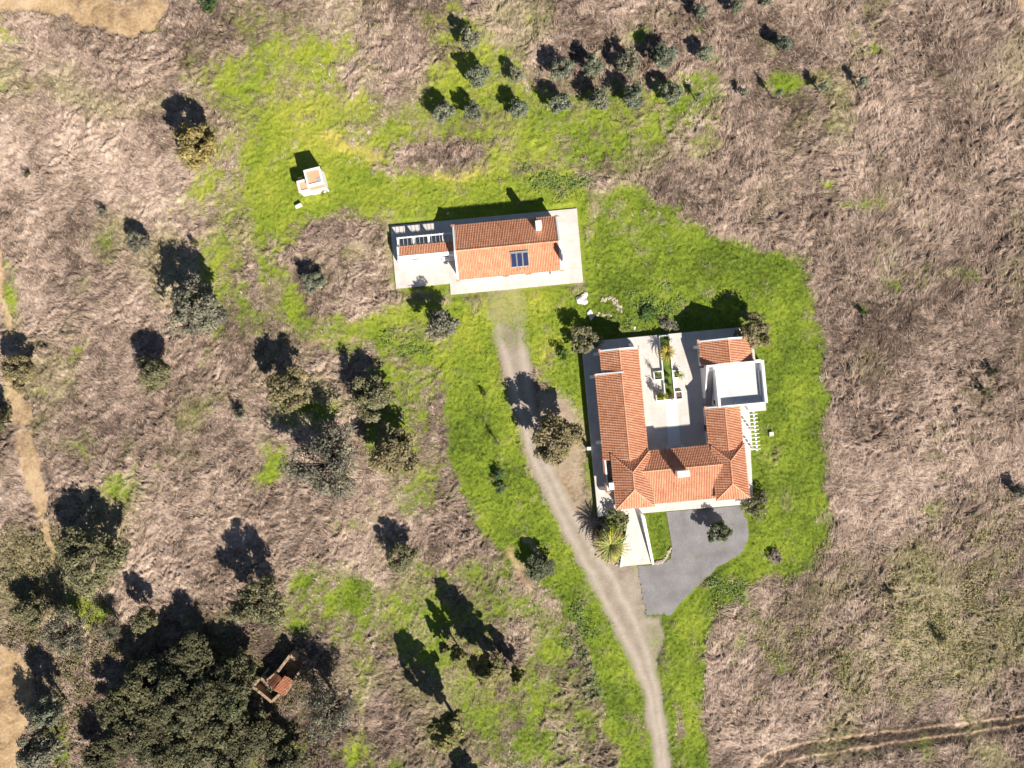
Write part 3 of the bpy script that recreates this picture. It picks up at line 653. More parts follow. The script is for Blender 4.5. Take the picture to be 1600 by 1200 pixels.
# hipped corner blocks
def hip_block(x0, x1, y0, y1, rx, ry0, ry1, ze, zt, seed):
    mb = MB(); mb.box(x0 + .35, x1 - .35, y0 + .35, y1 - .35, Z, ze + .02); mb.build("wall", M['plaster'], H)
    slope(H, (x0, y0, ze), (x0, y1, ze), (rx, ry0, zt), (rx, ry1, zt), seed=seed)
    slope(H, (x1, y0, ze), (x1, y1, ze), (rx, ry0, zt), (rx, ry1, zt), seed=seed + 1)
    slope(H, (x0, y0, ze), (x1, y0, ze), (rx, ry0, zt), (rx, ry0, zt), seed=seed + 2)
    slope(H, (x0, y1, ze), (x1, y1, ze), (rx, ry1, zt), (rx, ry1, zt), seed=seed + 3)
    for a, b in (((x0, y0), ry0), ((x1, y0), ry0), ((x0, y1), ry1), ((x1, y1), ry1)):
        caps(H, (a[0], a[1], ze + .03), (rx, b, zt + .03), "hip_cap", rad=0.1)
    caps(H, (rx, ry0, zt + .03), (rx, ry1, zt + .03), rad=0.11)
hip_block(-9.98, -4.15, -12.1, -3.7, -7.2, -9.1, -6.5, 3.65, 5.25, 31)
hip_block(5.2, 10.25, -12.15, -3.9, 7.5, -9.65, -6.2, 3.65, 4.98, 41)
# east wing, south part
er = 7.5; z0 = 3.35; zt = z0 + 2.6 * .48
gable_wall(H, [(5.28, Z), (9.8, Z), (9.8, z0 + .05), (er, zt - .06), (5.28, z0 + .05)], 'y', -4.3, 1.85, Z)
slope(H, (4.93, -4.6, z0), (4.93, 1.78, z0), (er, -4.6, zt), (er, 1.78, zt), seed=51)
slope(H, (10.14, -4.6, z0), (10.14, 1.78, z0), (er, -4.6, zt), (er, 1.78, zt), seed=52)
caps(H, (er, -4.8, zt + .02), (er, 1.78, zt + .02), rad=0.1)
mb = MB(); mb.prism([(4.9, 1.8), (er, 1.8), (er, 2.05), (4.9, 2.05)], [z0 - .3, zt - .3, zt - .3, z0 - .3], [z0 + .14, zt + .16, zt + .16, z0 + .14]); mb.build("parapet", M['plaster'], H)
mb = MB(); mb.box(4.75, 5.05, 1.7, 2.15, z0 - .12, z0 + .2, 0.4); mb.build("eave_tile", M['tile'], H)
# east wing, north block
er = 8.8; zt = z0 + 3.9 * .46
gable_wall(H, [(5.28, Z), (12.4, Z), (12.4, z0 + .05), (er, zt - .06), (5.28, z0 + .05)], 'y', 8.3, 11.9, Z)
slope(H, (4.93, 8.35, z0), (4.93, 11.85, z0), (er, 8.35, zt), (er, 11.85, zt), seed=53)
slope(H, (12.75, 8.35, z0), (12.75, 11.85, z0), (er, 8.35, zt), (er, 11.85, zt), seed=54)
caps(H, (er, 8.4, zt + .02), (er, 11.85, zt + .02), rad=0.1)
mb = MB()
mb.prism([(4.9, 11.85), (er, 11.85), (er, 12.1), (4.9, 12.1)], [z0 - .3, zt - .3, zt - .3, z0 - .3], [z0 + .14, zt + .15, zt + .15, z0 + .14])
mb.prism([(er, 11.85), (12.7, 11.85), (12.7, 12.1), (er, 12.1)], [zt - .3, z0 - .3, z0 - .3, zt - .3], [zt + .15, z0 + .14, z0 + .14, zt + .15]); mb.build("parapet", M['plaster'], H)
for x in (4.8, 12.75):
    mb = MB(); mb.box(x - .16, x + .16, 11.8, 12.3, z0 - .1, z0 + .2, 0.4); mb.build("eave_tile", M['tile'], H)
mb = MB(); mb.prism([(11.5, 11.92), (12.4, 11.92), (12.4, 12.7), (11.5, 12.7)], Z, [2.7, 2.7, 1.3, 1.3]); mb.build("buttress", M['plaster'], H)
mb = MB(); mb.prism([(4.7, 11.0), (5.275, 11.0), (5.275, 11.5), (4.7, 11.5)], Z, [1.4, 2.6, 2.6, 1.4]); mb.build("buttress", M['plaster'], H)
# roof terrace with parapet and outside stair
TF = 3.55; TP = 4.5
mb = MB(); mb.box(6.7, 14.0, 2.06, 8.29, Z, TF - .06); mb.build("wall", M['plaster'], H)
mb = MB(); mb.box(6.9, 13.8, 2.2, 8.2, TF - .055, TF); mb.build("terrace_floor", M['terrace'], H)
tp = empty("terrace_parapet"); tp.parent = H
for x0, x1, y0, y1 in ((6.62, 7.0, 2.06, 7.3), (13.62, 14.05, 1.9, 8.0), (6.62, 13.62, 1.82, 2.06), (5.4, 14.05, 8.0, 8.34)):
    mb = MB(); mb.box(x0, x1, y0, y1, TF - .4, TP); mb.build("parapet", M['plaster'], tp, 0.02)
mb = MB(); mb.box(9.4, 13.6, 2.065, 2.35, TF, TF + .42); mb.build("bench", M['terrace'], tp)
mb = MB(); mb.box(13.3, 13.615, 3.0, 6.8, TF, TF + .42); mb.build("bench", M['terrace'], tp)
mb = MB(); mb.box(5.42, 6.69, 7.35, 8.0, Z, TF); mb.build("stair_landing", M['terrace'], H)
st = empty("outside_stair"); st.parent = H
for k in range(16):
    y1 = 7.345 - k * 0.31; mb = MB(); mb.box(5.58, 6.61, y1 - 0.31, y1, Z, TF - (k + 1) * (TF - Z) / 17); mb.build("step", M['paving'], st)
mb = MB(); mb.prism([(5.4, 3.3), (5.56, 3.3), (5.56, 7.99), (5.4, 7.99)], Z, [2.1, 2.1, TP - .01, TP - .01]); mb.build("stair_wall", M['plaster'], H)
mb = MB(); mb.box(10.4, 10.55, 8.02, 8.1, TF, TF + .5); mb.build("wall_lamp", M['metal'], H)
window(H, 6.62, 2.6, 2.3, 0.7, 0.8, 'x', -1)
# east pergola: one long beam on posts, rafters across
pg = empty("pergola"); pg.parent = H
mb = MB(); mb.box(12.15, 12.35, -5.3, 1.0, 3.0, 3.16); mb.build("beam", M['plaster'], pg)
for y in (-5.1, -2.1, 0.8):
    mb = MB(); mb.box(12.14, 12.36, y - .11, y + .11, Z, 3.0); mb.build("post", M['plaster'], pg)
for k in range(11):
    y = 0.85 - k * 0.59; mb = MB(); mb.box(9.75, 12.75, y - .055, y + .055, 3.16, 3.3); mb.build("rafter", M['plaster'], pg)
# west lean-to wall with tile coping and low chimney, beside the hipped block
mb = MB(); mb.box(-10.95, -10.72, -9.4, -3.7, Z, 3.0); mb.box(-10.72, -9.65, -9.4, -9.2, Z, 3.0); mb.build("wall", M['plaster'], H)
mb = MB(); mb.prism([(-11.2, -9.5), (-10.96, -9.5), (-10.96, -3.6), (-11.2, -3.6)], 2.7, [2.8, 2.98, 2.98, 2.8], 0.45); mb.build("coping_tiles", M['tile'], H)
mb = MB(); mb.box(-10.9, -9.7, -9.65, -9.41, 2.75, 3.08, 0.5); mb.build("coping_tiles", M['tile'], H)
chimney(H, -10.35, -8.45, 0.65, 0.95, 2.4, 3.95)
mb = MB(); mb.prism([(-11.9, -9.3), (-10.96, -9.3), (-10.96, -8.8), (-11.9, -8.8)], Z, [1.3, 2.5, 2.5, 1.3]); mb.build("buttress", M['plaster'], H)
mb = MB(); mb.box(-0.95, 1.77, -3.98, -3.55, PLAT, PLAT + .16); mb.build("door_step", M['path'], H)
window(H, 0.4, -4.1, Z + .17, 1.6, 2.2, 'y', 1, "door")
for y in (-2.6, 0.0): window(H, 5.28, y, Z + .9, 1.2, 1.3, 'x', -1)
window(H, 5.28, -1.3, Z + .02, 1.0, 2.1, 'x', -1, "door")
for y in (9.2, 10.5): window(H, 5.28, y, Z + .9, 0.9, 1.2, 'x', -1)
for y in (10.0, 5.0, 1.5, -1.0): window(H, -4.65, y, Z + .9, 1.1, 1.2, 'x', 1)
window(H, -4.65, 3.2, Z + .02, 1.0, 2.1, 'x', 1, "door")
for y in (6.0, 2.5): window(H, -10.7, y, Z + 1.0, 0.9, 1.0, 'x', -1)
for x in (-3.0, 3.5): window(H, x, -11.4, Z + .8, 1.4, 1.3, 'y', -1)
window(H, 0.4, -11.4, Z + .02, 1.4, 2.1, 'y', -1, "door")
# ramp side wall (separate garden wall) and kerb
gw = MB(); gw.prism([(-6.05, -13.45), (-4.75, -21.75), (-4.4, -21.75), (-5.5, -13.75)], 0, [2.2, 0.35, 0.35, 2.2])
gw = gw.build("garden_wall", M['plaster']); gw.location = (OM[0], OM[1], 0); gw.rotation_euler = (0, 0, TH)
tag(gw, "low white garden wall sloping down along the east side of the entrance walk", "wall")
gw = MB(); gw.prism([(-9.75, -21.75), (-9.5, -21.75), (-8.6, -17.5), (-8.85, -17.5)], 0, [0.22, 0.22, 0.55, 0.55])
gw = gw.build("kerb", M['plaster']); gw.location = (OM[0], OM[1], 0); gw.rotation_euler = (0, 0, TH)
tag(gw, "short white kerb at the foot of the entrance walk beside the palm", "kerb")
# ---------------------------------------------------------------- courtyard planters
def lobj(o, x, y, z, O=OM):
    wx_, wy_ = local_to_world(O, TH, x, y); o.location = (wx_, wy_, z); o.rotation_euler = (0, 0, TH); return o
def planter(x0, x1, y0, y1, lab, fill, group="courtyard planters", hgt=0.42):
    cx, cy = (x0 + x1) / 2, (y0 + y1) / 2; w, d = (x1 - x0) / 2, (y1 - y0) / 2; t = 0.14
    r = lobj(empty("planter"), cx, cy, PLAT); tag(r, lab, "planter", group)
    for a, b, c, e in ((-w, w, -d, -d + t), (-w, w, d - t, d), (-w, -w + t, -d + t, d - t), (w - t, w, -d + t, d - t)):
        mb = MB(); mb.box(a, b, c, e, 0, hgt); mb.build("planter_wall", M['plaster'], r)
    mb = MB(); mb.box(-w + t, w - t, -d + t, d - t, 0.005, hgt * 0.6); mb.build("planting_bed", fill, r)
    return r
M['bed'] = simple("weedy_bed", (0.12, 0.17, 0.03), 0.95, 0.6, 1.6, 0.1, 0.6)
planter(-0.5, 1.1, 3.55, 13.55, "long white walled planter of grass down the middle of the courtyard", M['bed'])
planter(-1.91, -0.52, 6.75, 8.15, "square white planter with bare twiggy shrub, west of the long planter", M['bed'])
planter(-1.87, -0.52, 3.5, 4.82, "square white planter with bright yellow-green shrub, west side of courtyard", M['bed'])
planter(1.12, 2.17, 6.8, 8.0, "square white planter with small fan palm, east of the long planter", M['bed'])
planter(1.12, 2.27, 3.45, 4.74, "square white planter of bare brown soil, east side of courtyard", M['soil'])
# ---------------------------------------------------------------- small garden things by the houses
o = MB(); o.box(-.25, .25, -.2, .2, 0, 1.5); o.box(-.29, .29, -.24, .24, 1.5, 1.58); o = lobj(o.build("meter_pillar", M['plaster']), -12.95, -2.75, 0)
tag(o, "white meter pillar standing against the west edge of the raised terrace", "pillar")
x, y = W(1204, 678); o = MB(); o.box(-.3, .3, -.3, .3, 0, .4); o.box(-.33, .33, -.33, .33, .4, .46); o = o.build("well_box", M['stone'])
o.location = (x, y, 0); o.rotation_euler = (0, 0, TH); tag(o, "small pale concrete box on the grass east of the white pergola", "box")
x, y = W(468, 323); o = MB(); o.prism([(-.55, -.2), (.55, -.12), (.5, .25), (-.5, .2)], 0, [.5, .65, .75, .6]); o = o.build("concrete_block", M['stone'])
o.location = (x, y, 0); o.rotation_euler = (0, 0, 0.35); tag(o, "small pale concrete block on the grass below the white well house", "block")
x, y = W(515.5, 308); o = MB(); o.tube([(0, 0, 0), (0.02, 0, 0.8)], [.07, .06]); o = o.build("wooden_post", M['wood']); o.location = (x, y, 0)
tag(o, "short dark post southeast of the white well house", "post")
x, y = W(700, 334); o = MB(); o.box(-.2, .2, -.15, .15, 0, .3); o = o.build("valve_box", M['stone']); o.location = (x, y, 0); o.rotation_euler = (0, 0, .5)
tag(o, "tiny pale box in the shadow north of the long house", "box")
# well house
r = empty("well_house", (-30.15, 31.5, 0), math.radians(14)); tag(r, "tiny white well house with flat terracotta tops inside white rims", "building")
def rimmed(x0, x1, y0, y1, z, rim, nm):
    mb = MB(); mb.box(x0, x1, y0, y1, 0, z - .25); w = mb.build("wall", M['plaster'], r)
    t = .2; mb = MB()
    for a, b, c, d in ((x0 - .06, x1 + .06, y0 - .06, y0 + t), (x0 - .06, x1 + .06, y1 - t, y1 + .06), (x0 - .06, x0 + t, y0 + t, y1 - t), (x1 - t, x1 + .06, y0 + t, y1 - t)): mb.box(a, b, c, d, z - .25, z)
    mb.build("rim", M['plaster'], w)
    mb = MB(); mb.box(x0 + t, x1 - t, y0 + t, y1 - t, z - .25, z - .13, .75); mb.build("flat_roof", M['tile'], w)
rimmed(-1.2, 1.2, -1.2, 1.2, 3.1, .2, "tower"); rimmed(-2.75, -1.2, -1.6, 0.1, 2.45, .2, "annex")
mb = MB(); mb.box(-1.2, 1.25, -1.75, -1.2, 0, 2.2); mb.build("ledge", M['plaster'], r)
mb = MB(); mb.box(-1.2, 1.2, -1.72, -1.26, 2.2, 2.28, .5); mb.build("coping_tiles", M['tile'], r)
mb = MB(); mb.box(-2.95, -2.76, -1.6, .1, 2.1, 2.3, .6); mb.build("coping_tiles", M['tile'], r)
mb = MB(); mb.box(.35, .95, -.95, -.3, 2.95, 3.02); mb.build("hatch", M['frame'], r)
mb = MB(); mb.box(-2.6, -2.0, .1, .7, 0, 1.9); w = mb.build("wall", M['plaster'], r)
mb = MB(); mb.box(-2.65, -1.95, .1, .75, 1.9, 2.02, .6); mb.build("coping_tiles", M['tile'], w)
# ruin in the wood
RW = lambda x, y, h: (380 + x / 10.9, 1000 + y / 10.9, h)
r = empty("ruined_shed"); bx_, by_ = W(*RW(560, 720, 0)); r.location = (bx_, by_, 0)
tag(r, "ruined stone shed with half a tile roof and open walls beside the wood", "ruin")
def rp(x, y, h): a, b = W(*RW(x, y, h)); return (a - bx_, b - by_)
M['stonewall'] = simple("ruin_wall", (0.34, 0.24, 0.16), 0.95, 0.4, 2.5, 0.1, 0.6)
for pts, h0, h1 in [([(590, 540), (790, 270)], 2.1, 2.5), ([(790, 270), (895, 335)], 2.5, 1.8), ([(960, 545), (855, 690)], 1.4, 2.0), ([(855, 690), (700, 930)], 2.0, 1.9), ([(400, 765), (500, 830)], 2.0, 2.2), ([(280, 665), (165, 800)], 1.7, 1.5), ([(165, 800), (300, 900)], 1.6, 1.7), ([(300, 900), (480, 1060)], 1.6, 1.4), ([(480, 1060), (620, 925)], 1.4, 1.9), ([(410, 700), (290, 665)], 1.2, 1.6), ([(590, 540), (410, 690)], 2.1, 2.0)]:
    (a, b) = rp(*pts[0], h0); (c, d) = rp(*pts[1], h1); e = Vector((c - a, d - b)); L = e.length; nrm = Vector((-e.y, e.x)).normalized() * 0.2
    mb = MB(); m = max(2, int(L / .45))
    for k in range(m):                                         # broken, stepped wall head
        p0 = Vector((a, b)) + e * (k / m); p1 = Vector((a, b)) + e * ((k + 1) / m); hh = h0 + (h1 - h0) * (k + .5) / m + random.uniform(-.12, .12)
        mb.prism([tuple(p0 - nrm), tuple(p1 - nrm), tuple(p1 + nrm), tuple(p0 + nrm)], 0, hh)
    mb.build("wall", M['stonewall'], r)
def r3(x, y, h): a, b = rp(x, y, h); return (a, b, h)
slope(r, r3(690, 945, 2.0), r3(855, 690, 2.0), r3(510, 850, 2.75), r3(715, 615, 2.75), mat=M['oldtile'], seed=61, cw=.22)
slope(r, r3(425, 690, 2.0), r3(555, 545, 2.0), r3(500, 835, 2.7), r3(650, 645, 2.7), mat=M['oldtile'], seed=62, cw=.22)
mb = MB(); mb.bar(r3(440, 480, .3), r3(340, 600, .35), .35, .3); mb.build("fallen_beam", M['rubble'], r)

# ---------------------------------------------------------------- rocks
def rock_mesh(name, seed, mat, flat_=0.55):
    r = np.random.default_rng(seed); me = bpy.data.meshes.new(name); import bmesh
    bm = bmesh.new(); bmesh.ops.create_icosphere(bm, subdivisions=2, radius=1.0)
    for v in bm.verts:
        k = 1 + 0.30 * math.sin(3.1 * v.co.x + seed) * math.cos(2.7 * v.co.y - seed) + float(r.normal(0, 0.07)); v.co *= k; v.co.z *= flat_
    bm.to_mesh(me); bm.free(); me.materials.append(mat); return me
RK = [rock_mesh("rock", s, M['stone']) for s in (1, 2, 3)]; RB = [rock_mesh("rubble_stone", s, M['rubble'], .6) for s in (4, 5, 6)]
def rock(me, px, py, s, sz, name, label, cat, group=None):
    o = link(name, me); x, y = W(px, py); o.location = (x, y, 0.05 + 0.15 * s); o.scale = (s, s * sz, s * 0.7); o.rotation_euler = (0, 0, random.uniform(0, 6.28))
    return tag(o, label, cat, group)
rock(RK[0], 909, 469, 0.85, 1.1, "boulder", "large pale pink boulder on the grass below the long house's east end", "rock")
rock(RK[1], 913, 462, 0.5, 1.2, "boulder", "pale rock touching the upper right of the large pink boulder", "rock")
rock(RK[2], 921.5, 488, 0.45, 1.0, "boulder", "white rock at the tip of the west wing's shadow", "rock")
rock(RK[1], 924, 495, 0.4, 1.3, "boulder", "pale rock lying in the shade just below the white rock", "rock")
rock(RK[0], 991, 512, 0.3, 1.0, "boulder", "small pale rock in the grass north of the courtyard terrace", "rock")
for k in range(16):
    t = k / 15; px = 938 + 32 * math.sin(t * 2.6) * 1.0; px = 940 + 30 * t + 3 * math.sin(k * 2.1); py = 470 - 5 * math.sin(t * 3.1) + 16 * max(0, t - .55) / .45
    rock(RB[k % 3], px, py, random.uniform(.18, .34), random.uniform(.8, 1.4), "rubble_stone", "tan rubble stone in the curved heap between the two houses", "stone", "curved rubble heap")
for k in range(7):
    rock(RB[k % 3], 932 + k * 4.6 + random.uniform(-1.5, 1.5), 491 + random.uniform(-3, 4), random.uniform(.18, .3), 1.1, "rubble_stone", "tan rubble stone along the edge of the west wing's shadow", "stone", "rubble at the shadow edge")
for k in range(13):
    t = k / 12; px = 1024 + 23 * t + random.uniform(-.6, .6); py = 879 - 5 * t - 17 * max(0, t - .55) / .45 + random.uniform(-.8, .8)
    rock(RB[k % 3], px, py, random.uniform(.2, .32), 1.2, "edging_stone", "small tan stone edging the grass bed beside the asphalt", "stone", "stones edging the grass bed")
for k in range(8):
    rock(RB[k % 3], 932 + 36 * k / 7, 868 + 16 * k / 7 + random.uniform(-2, 2), random.uniform(.18, .3), 1.1, "edging_stone", "small stone at the foot of the big palm by the driveway", "stone", "stones below the palm")

# ---------------------------------------------------------------- trees
SHADE = np.array([-0.56, -0.8285])
def solve(C, S):
    """crown centre height and base (pixels) from the crown's and its shadow's place"""
    C, S = np.array(C, float), np.array(S, float); best = None
    for h in np.arange(0.4, 13, 0.05):
        B = C + h / CAMH * (np.array([800, 600]) - C); e = np.linalg.norm(B + SHADE * h / math.tan(SUN_EL) * 10 - S)
        if best is None or e < best[0]: best = (e, h)
    return best[1]
def tree_mesh(seed, R, HC, RZ, nclump, nleaf, lsize, thin=0.0, bare=False, tall=False):
    r = np.random.default_rng(seed)
    cl = []
    while len(cl) < nclump:
        p = r.normal(size=3); p /= np.linalg.norm(p); q = r.uniform(0.35, 1.0) ** 0.5
        if tall: p = p * np.array([1, 1, 1]) * q
        else: p = p * q
        if p[2] < -0.55: continue
        cl.append(p)
    cl = np.array(cl); lob = 1 + 0.22 * np.sin(3 * np.arctan2(cl[:, 1], cl[:, 0]) + seed) + 0.12 * np.sin(5 * np.arctan2(cl[:, 1], cl[:, 0]) + 2 * seed)
    cc = cl * np.array([R * 0.86, R * 0.86, RZ * 0.85]) * np.stack([lob, lob, np.ones(len(cl))], 1)
    if tall: cc[:, :2] *= np.clip(1.15 - 0.75 * (cc[:, 2:3] / RZ + 1) / 2, .3, 1.1)
    cc[:, 2] += HC
    # trunk and limbs
    mb = MB(); tr = 0.055 * R + 0.05
    fork = Vector((float(r.normal(0, .05 * R)), float(r.normal(0, .05 * R)), max(0.25 * HC, HC - RZ * 0.75)))
    top = Vector((float(r.normal(0, .1 * R)), float(r.normal(0, .1 * R)), HC + (RZ * 0.7 if tall else 0.1 * RZ)))
    mb.tube([(0, 0, -0.2), tuple(fork * 0.5), tuple(fork), tuple(top)], [tr * 1.25, tr, tr * .85, tr * .25], 7)
    for c in cc[::max(1, len(cc) // (16 if not bare else 40))]:
        c = Vector(c); s0 = fork.lerp(top, float(r.uniform(0, .6)) if not tall else max(0, min(.95, (c.z - fork.z - .6) / max(.1, top.z - fork.z))))
        mid = s0.lerp(c, .5) + Vector((0, 0, float(r.uniform(-.1, .15)) * R)); mb.tube([tuple(s0), tuple(mid), tuple(c)], [tr * .4, tr * .26, tr * .07], 5)
        if bare:
            for _ in range(3):
                e = c + Vector(r.normal(0, .25 * R, 3)); mb.tube([tuple(mid.lerp(c, .5)), tuple(e)], [tr * .2, tr * .06], 4)
    tm = mb.mesh("trunk", M['bark'])
    # leaves: small quads spread through each clump
    k = r.integers(0, nclump, nleaf); off = r.normal(size=(nleaf, 3)); off /= np.linalg.norm(off, axis=1)[:, None]
    rad = r.uniform(0.25, 1.0, nleaf) ** 0.6 * (1.25 * R / nclump ** 0.42) * r.uniform(.75, 1.25, nclump)[k]
    P = cc[k] + off * rad[:, None] * np.array([1, 1, .75 if not tall else 1.2])
    nrm = off * 0.7 + np.array([0, 0, .75]) + r.normal(0, .45, (nleaf, 3)); nrm /= np.linalg.norm(nrm, axis=1)[:, None]
    a = np.cross(nrm, r.normal(size=(nleaf, 3))); a /= np.linalg.norm(a, axis=1)[:, None]; b = np.cross(nrm, a)
    s = lsize * r.uniform(.6, 1.35, nleaf)[:, None]; a = a * s; b = b * s * .55
    v = np.stack([P - a, P + b, P + a, P - b], 1).reshape(-1, 3)
    ct = r.normal(0, .12, nclump)[k]
    t = np.clip(.5 + ct + r.normal(0, .16, nleaf), 0, 1)
    cm = quads_mesh("crown", v, np.arange(4 * nleaf).reshape(-1, 4), M['leaf'], {"tint": np.repeat(t, 4)})
    return (R, HC, cm, tm)
KIND = {
 'olive': [tree_mesh(100 + i, 2.0, 2.6, 1.5, 30, 2100, .19) for i in range(4)],
 'oak': [tree_mesh(200 + i, 3.7, 4.6, 2.7, 44, 5200, .23) for i in range(4)],
 'big': [tree_mesh(300 + i, 5.3, 6.0, 3.0, 80, 8000, .24) for i in range(3)],
 'thin': [tree_mesh(400 + i, 5.3, 6.0, 2.8, 60, 4200, .2, bare=True) for i in range(2)],
 'bush': [tree_mesh(500 + i, 1.0, 0.8, .75, 14, 420, .13) for i in range(3)],
 'round': [tree_mesh(520, 1.7, 2.2, 1.7, 30, 2200, .16)],
 'tall': [tree_mesh(600 + i, 1.9, 5.8, 5.3, 95, 6500, .2, tall=True) for i in range(2)],
 'bare': [tree_mesh(700, 2.2, 2.8, 1.8, 26, 260, .12, bare=True)],
 'sapling': [tree_mesh(720 + i, .55, 1.6, .95, 12, 220, .12, tall=True) for i in range(2)],
}
NAMES = {'olive': 'olive_tree', 'oak': 'oak_tree', 'big': 'oak_tree', 'thin': 'oak_tree', 'bush': 'shrub', 'round': 'round_tree', 'tall': 'tall_tree', 'bare': 'bare_tree', 'sapling': 'sapling'}
cnt = {}
def plant(kind, C, S, rpx, color, label, cat="tree", group=None, hc=None, z=0.0, name=None, zs=1.0):
    i = cnt.get(kind, 0); cnt[kind] = i + 1
    R0, H0, cm, tm = KIND[kind][i % len(KIND[kind])]
    h = hc if hc is not None else solve(C, S)
    x, y = W(C[0], C[1], h + z); rm = rpx * 0.1 * (CAMH - h) / CAMH
    o = empty(name or NAMES[kind], (x, y, z), random.uniform(0, 6.28)); s = rm / R0; sz = h / H0 * zs
    o.scale = (s, s, sz); tag(o, label, cat, group)
    t = link("stem" if cat in ("shrub",) else "trunk", tm, o); c = link("foliage" if cat in ("shrub",) else "crown", cm, o)
    c.color = (*color, 1); t.color = (*color, 1)
    return o
OL = (0.18, 0.19, 0.125); OAK = (0.17, 0.158, 0.08); DARK = (0.10, 0.095, 0.045); YEL = (0.26, 0.205, 0.075); GREY = (0.18, 0.168, 0.118); BRN = (0.215, 0.178, 0.088); LIME = (0.16, 0.18, 0.03)
G1 = "olive trees of the grove north of the long house"
for C, r, lab in [((734.5, 61), 20, "grey-green olive tree at the grove's top left, nearest the picture's top"), ((746, 117), 22, "grey-green olive tree, left of the smallest olive in the grove's west half"), ((807, 117), 13, "smallest grey olive tree in the western half of the grove"),
      ((694, 175.5), 20, "leftmost olive tree of the grove's lower row"), ((739, 175.5), 17, "second olive tree from the left in the grove's lower row"), ((811, 169), 18, "third olive tree from the left in the grove's lower row"),
      ((876, 106), 21, "leftmost olive tree of the grove's upper eastern row"), ((876, 162), 20, "fourth olive tree from the left in the grove's lower row"), ((926, 103.5), 19, "second olive tree from the left in the grove's upper eastern row"),
      ((935, 155), 22, "fifth olive tree from the left in the grove's lower row"), ((980, 99), 21, "third olive tree from the left in the grove's upper eastern row"), ((989, 151), 24, "sixth and widest olive tree in the grove's lower row"),
      ((1037, 88), 24, "fourth and widest olive tree of the grove's upper eastern row"), ((1101, 83), 14, "small olive tree ending the grove's upper eastern row"), ((1049, 145), 21, "seventh olive tree from the left in the grove's lower row"),
      ((1225, 69), 15, "lone olive tree in dry grass at the grove's northeast"), ((1094, 19), 12, "small olive tree near the top edge, left of two"), ((1151, 10), 12, "small olive tree at the top edge, right of two")]:
    k_ = random.uniform(.8, 1.15); plant('olive', C, None, r * random.uniform(.8, .92), (OL[0] * k_ * random.uniform(.92, 1.1), OL[1] * k_, OL[2] * k_), lab, "tree", G1, hc=0.95 + r * 0.078)
G2 = "young olive saplings east of the grove"
for C, r, h, lab in [((1093, 151), 7, 1.8, "leftmost thin sapling east of the olive grove's lower row"), ((1164, 144), 8, 1.5, "second thin sapling east of the olive grove's lower row"), ((1217, 146), 6, 2.4, "tall thin sapling casting a narrow shadow on a green patch"), ((1288, 136), 10, 2.0, "sapling in dry grass, second from the right end of the row"), ((1347, 129), 10, 2.0, "rightmost sapling at the end of the olive row")]:
    plant('sapling', C, None, r, OL, lab, "tree", G2, hc=h)
for kind, C, S, r, col, lab in [
  ('oak', (310, 226), (287, 187), 36, YEL, "yellow-leaved tree at the green edge, northwest of the well house"),
  ('big', (307, 482), (285, 422), 47, GREY, "wide grey-green oak alone in the western dry field"),
  ('oak', (241, 583), (226, 541), 29, OAK, "medium olive-green oak below the wide grey oak in the western field"),
  ('olive', (215, 378), (204, 358), 17, GREY, "small sparse grey tree above the wide grey oak, western field"),
  ('oak', (28, 578), (14, 545), 28, BRN, "brownish tree at the left edge shading the sandy strip"),
  ('big', (142, 874), (124, 806), 56, OAK, "broad oak at left whose shadow covers the sandy track's end"),
  ('big', (404, 942), (377, 862), 44, OAK, "oak standing alone west of the green patch, lower left of centre"),
  ('oak', (450, 606), (429, 561), 36, BRN, "dense golden-green oak, upper left of the group of four west of the lawn"),
  ('thin', (510, 722), (474, 655), 60, GREY, "wide sparse grey oak, lower left of the group of four west of the lawn"),
  ('oak', (578, 618), (558, 577), 36, OAK, "dense oak, upper right of the group of four west of the lawn"),
  ('oak', (618, 712), (590, 667), 40, BRN, "oak, lower right of the group of four west of the lawn"),
  ('olive', (490, 441), (480, 420), 19, OL, "small green tree on the brown patch west of the long house"),
  ('olive', (690, 507), (664, 470), 25, GREY, "sparse grey tree with dark shadow below the long house's west terrace"),
  ('oak', (625, 872), (604, 836), 25, OAK, "small oak alone in the brown field left of the driveway bend"),
  ('olive', (845, 886), (828, 861), 23, (0.10, 0.11, 0.06), "small dark tree on the lawn edge left of the driveway"),
  ('oak', (868, 684), (825, 632), 41, BRN, "big brown-green oak on the driveway, west of the large house"),
  ('olive', (914, 531), (890, 510), 23, OAK, "pale green tree at the northwest corner of the large house's terrace"),
  ('oak', (1180, 520), (1148, 480), 28, BRN, "brown-green tree at the northeast corner of the large house's terrace"),
  ('round', (1125, 831), (1099, 802), 18, (0.085, 0.10, 0.04), "round dark green tree standing in the asphalt parking"),
  ('thin', (512, 1112), (488, 1022), 42, GREY, "sparse grey oak right of the ruined shed"),
]: plant(kind, C, S, r, col, lab)
G3 = "oaks of the dense wood at lower left"
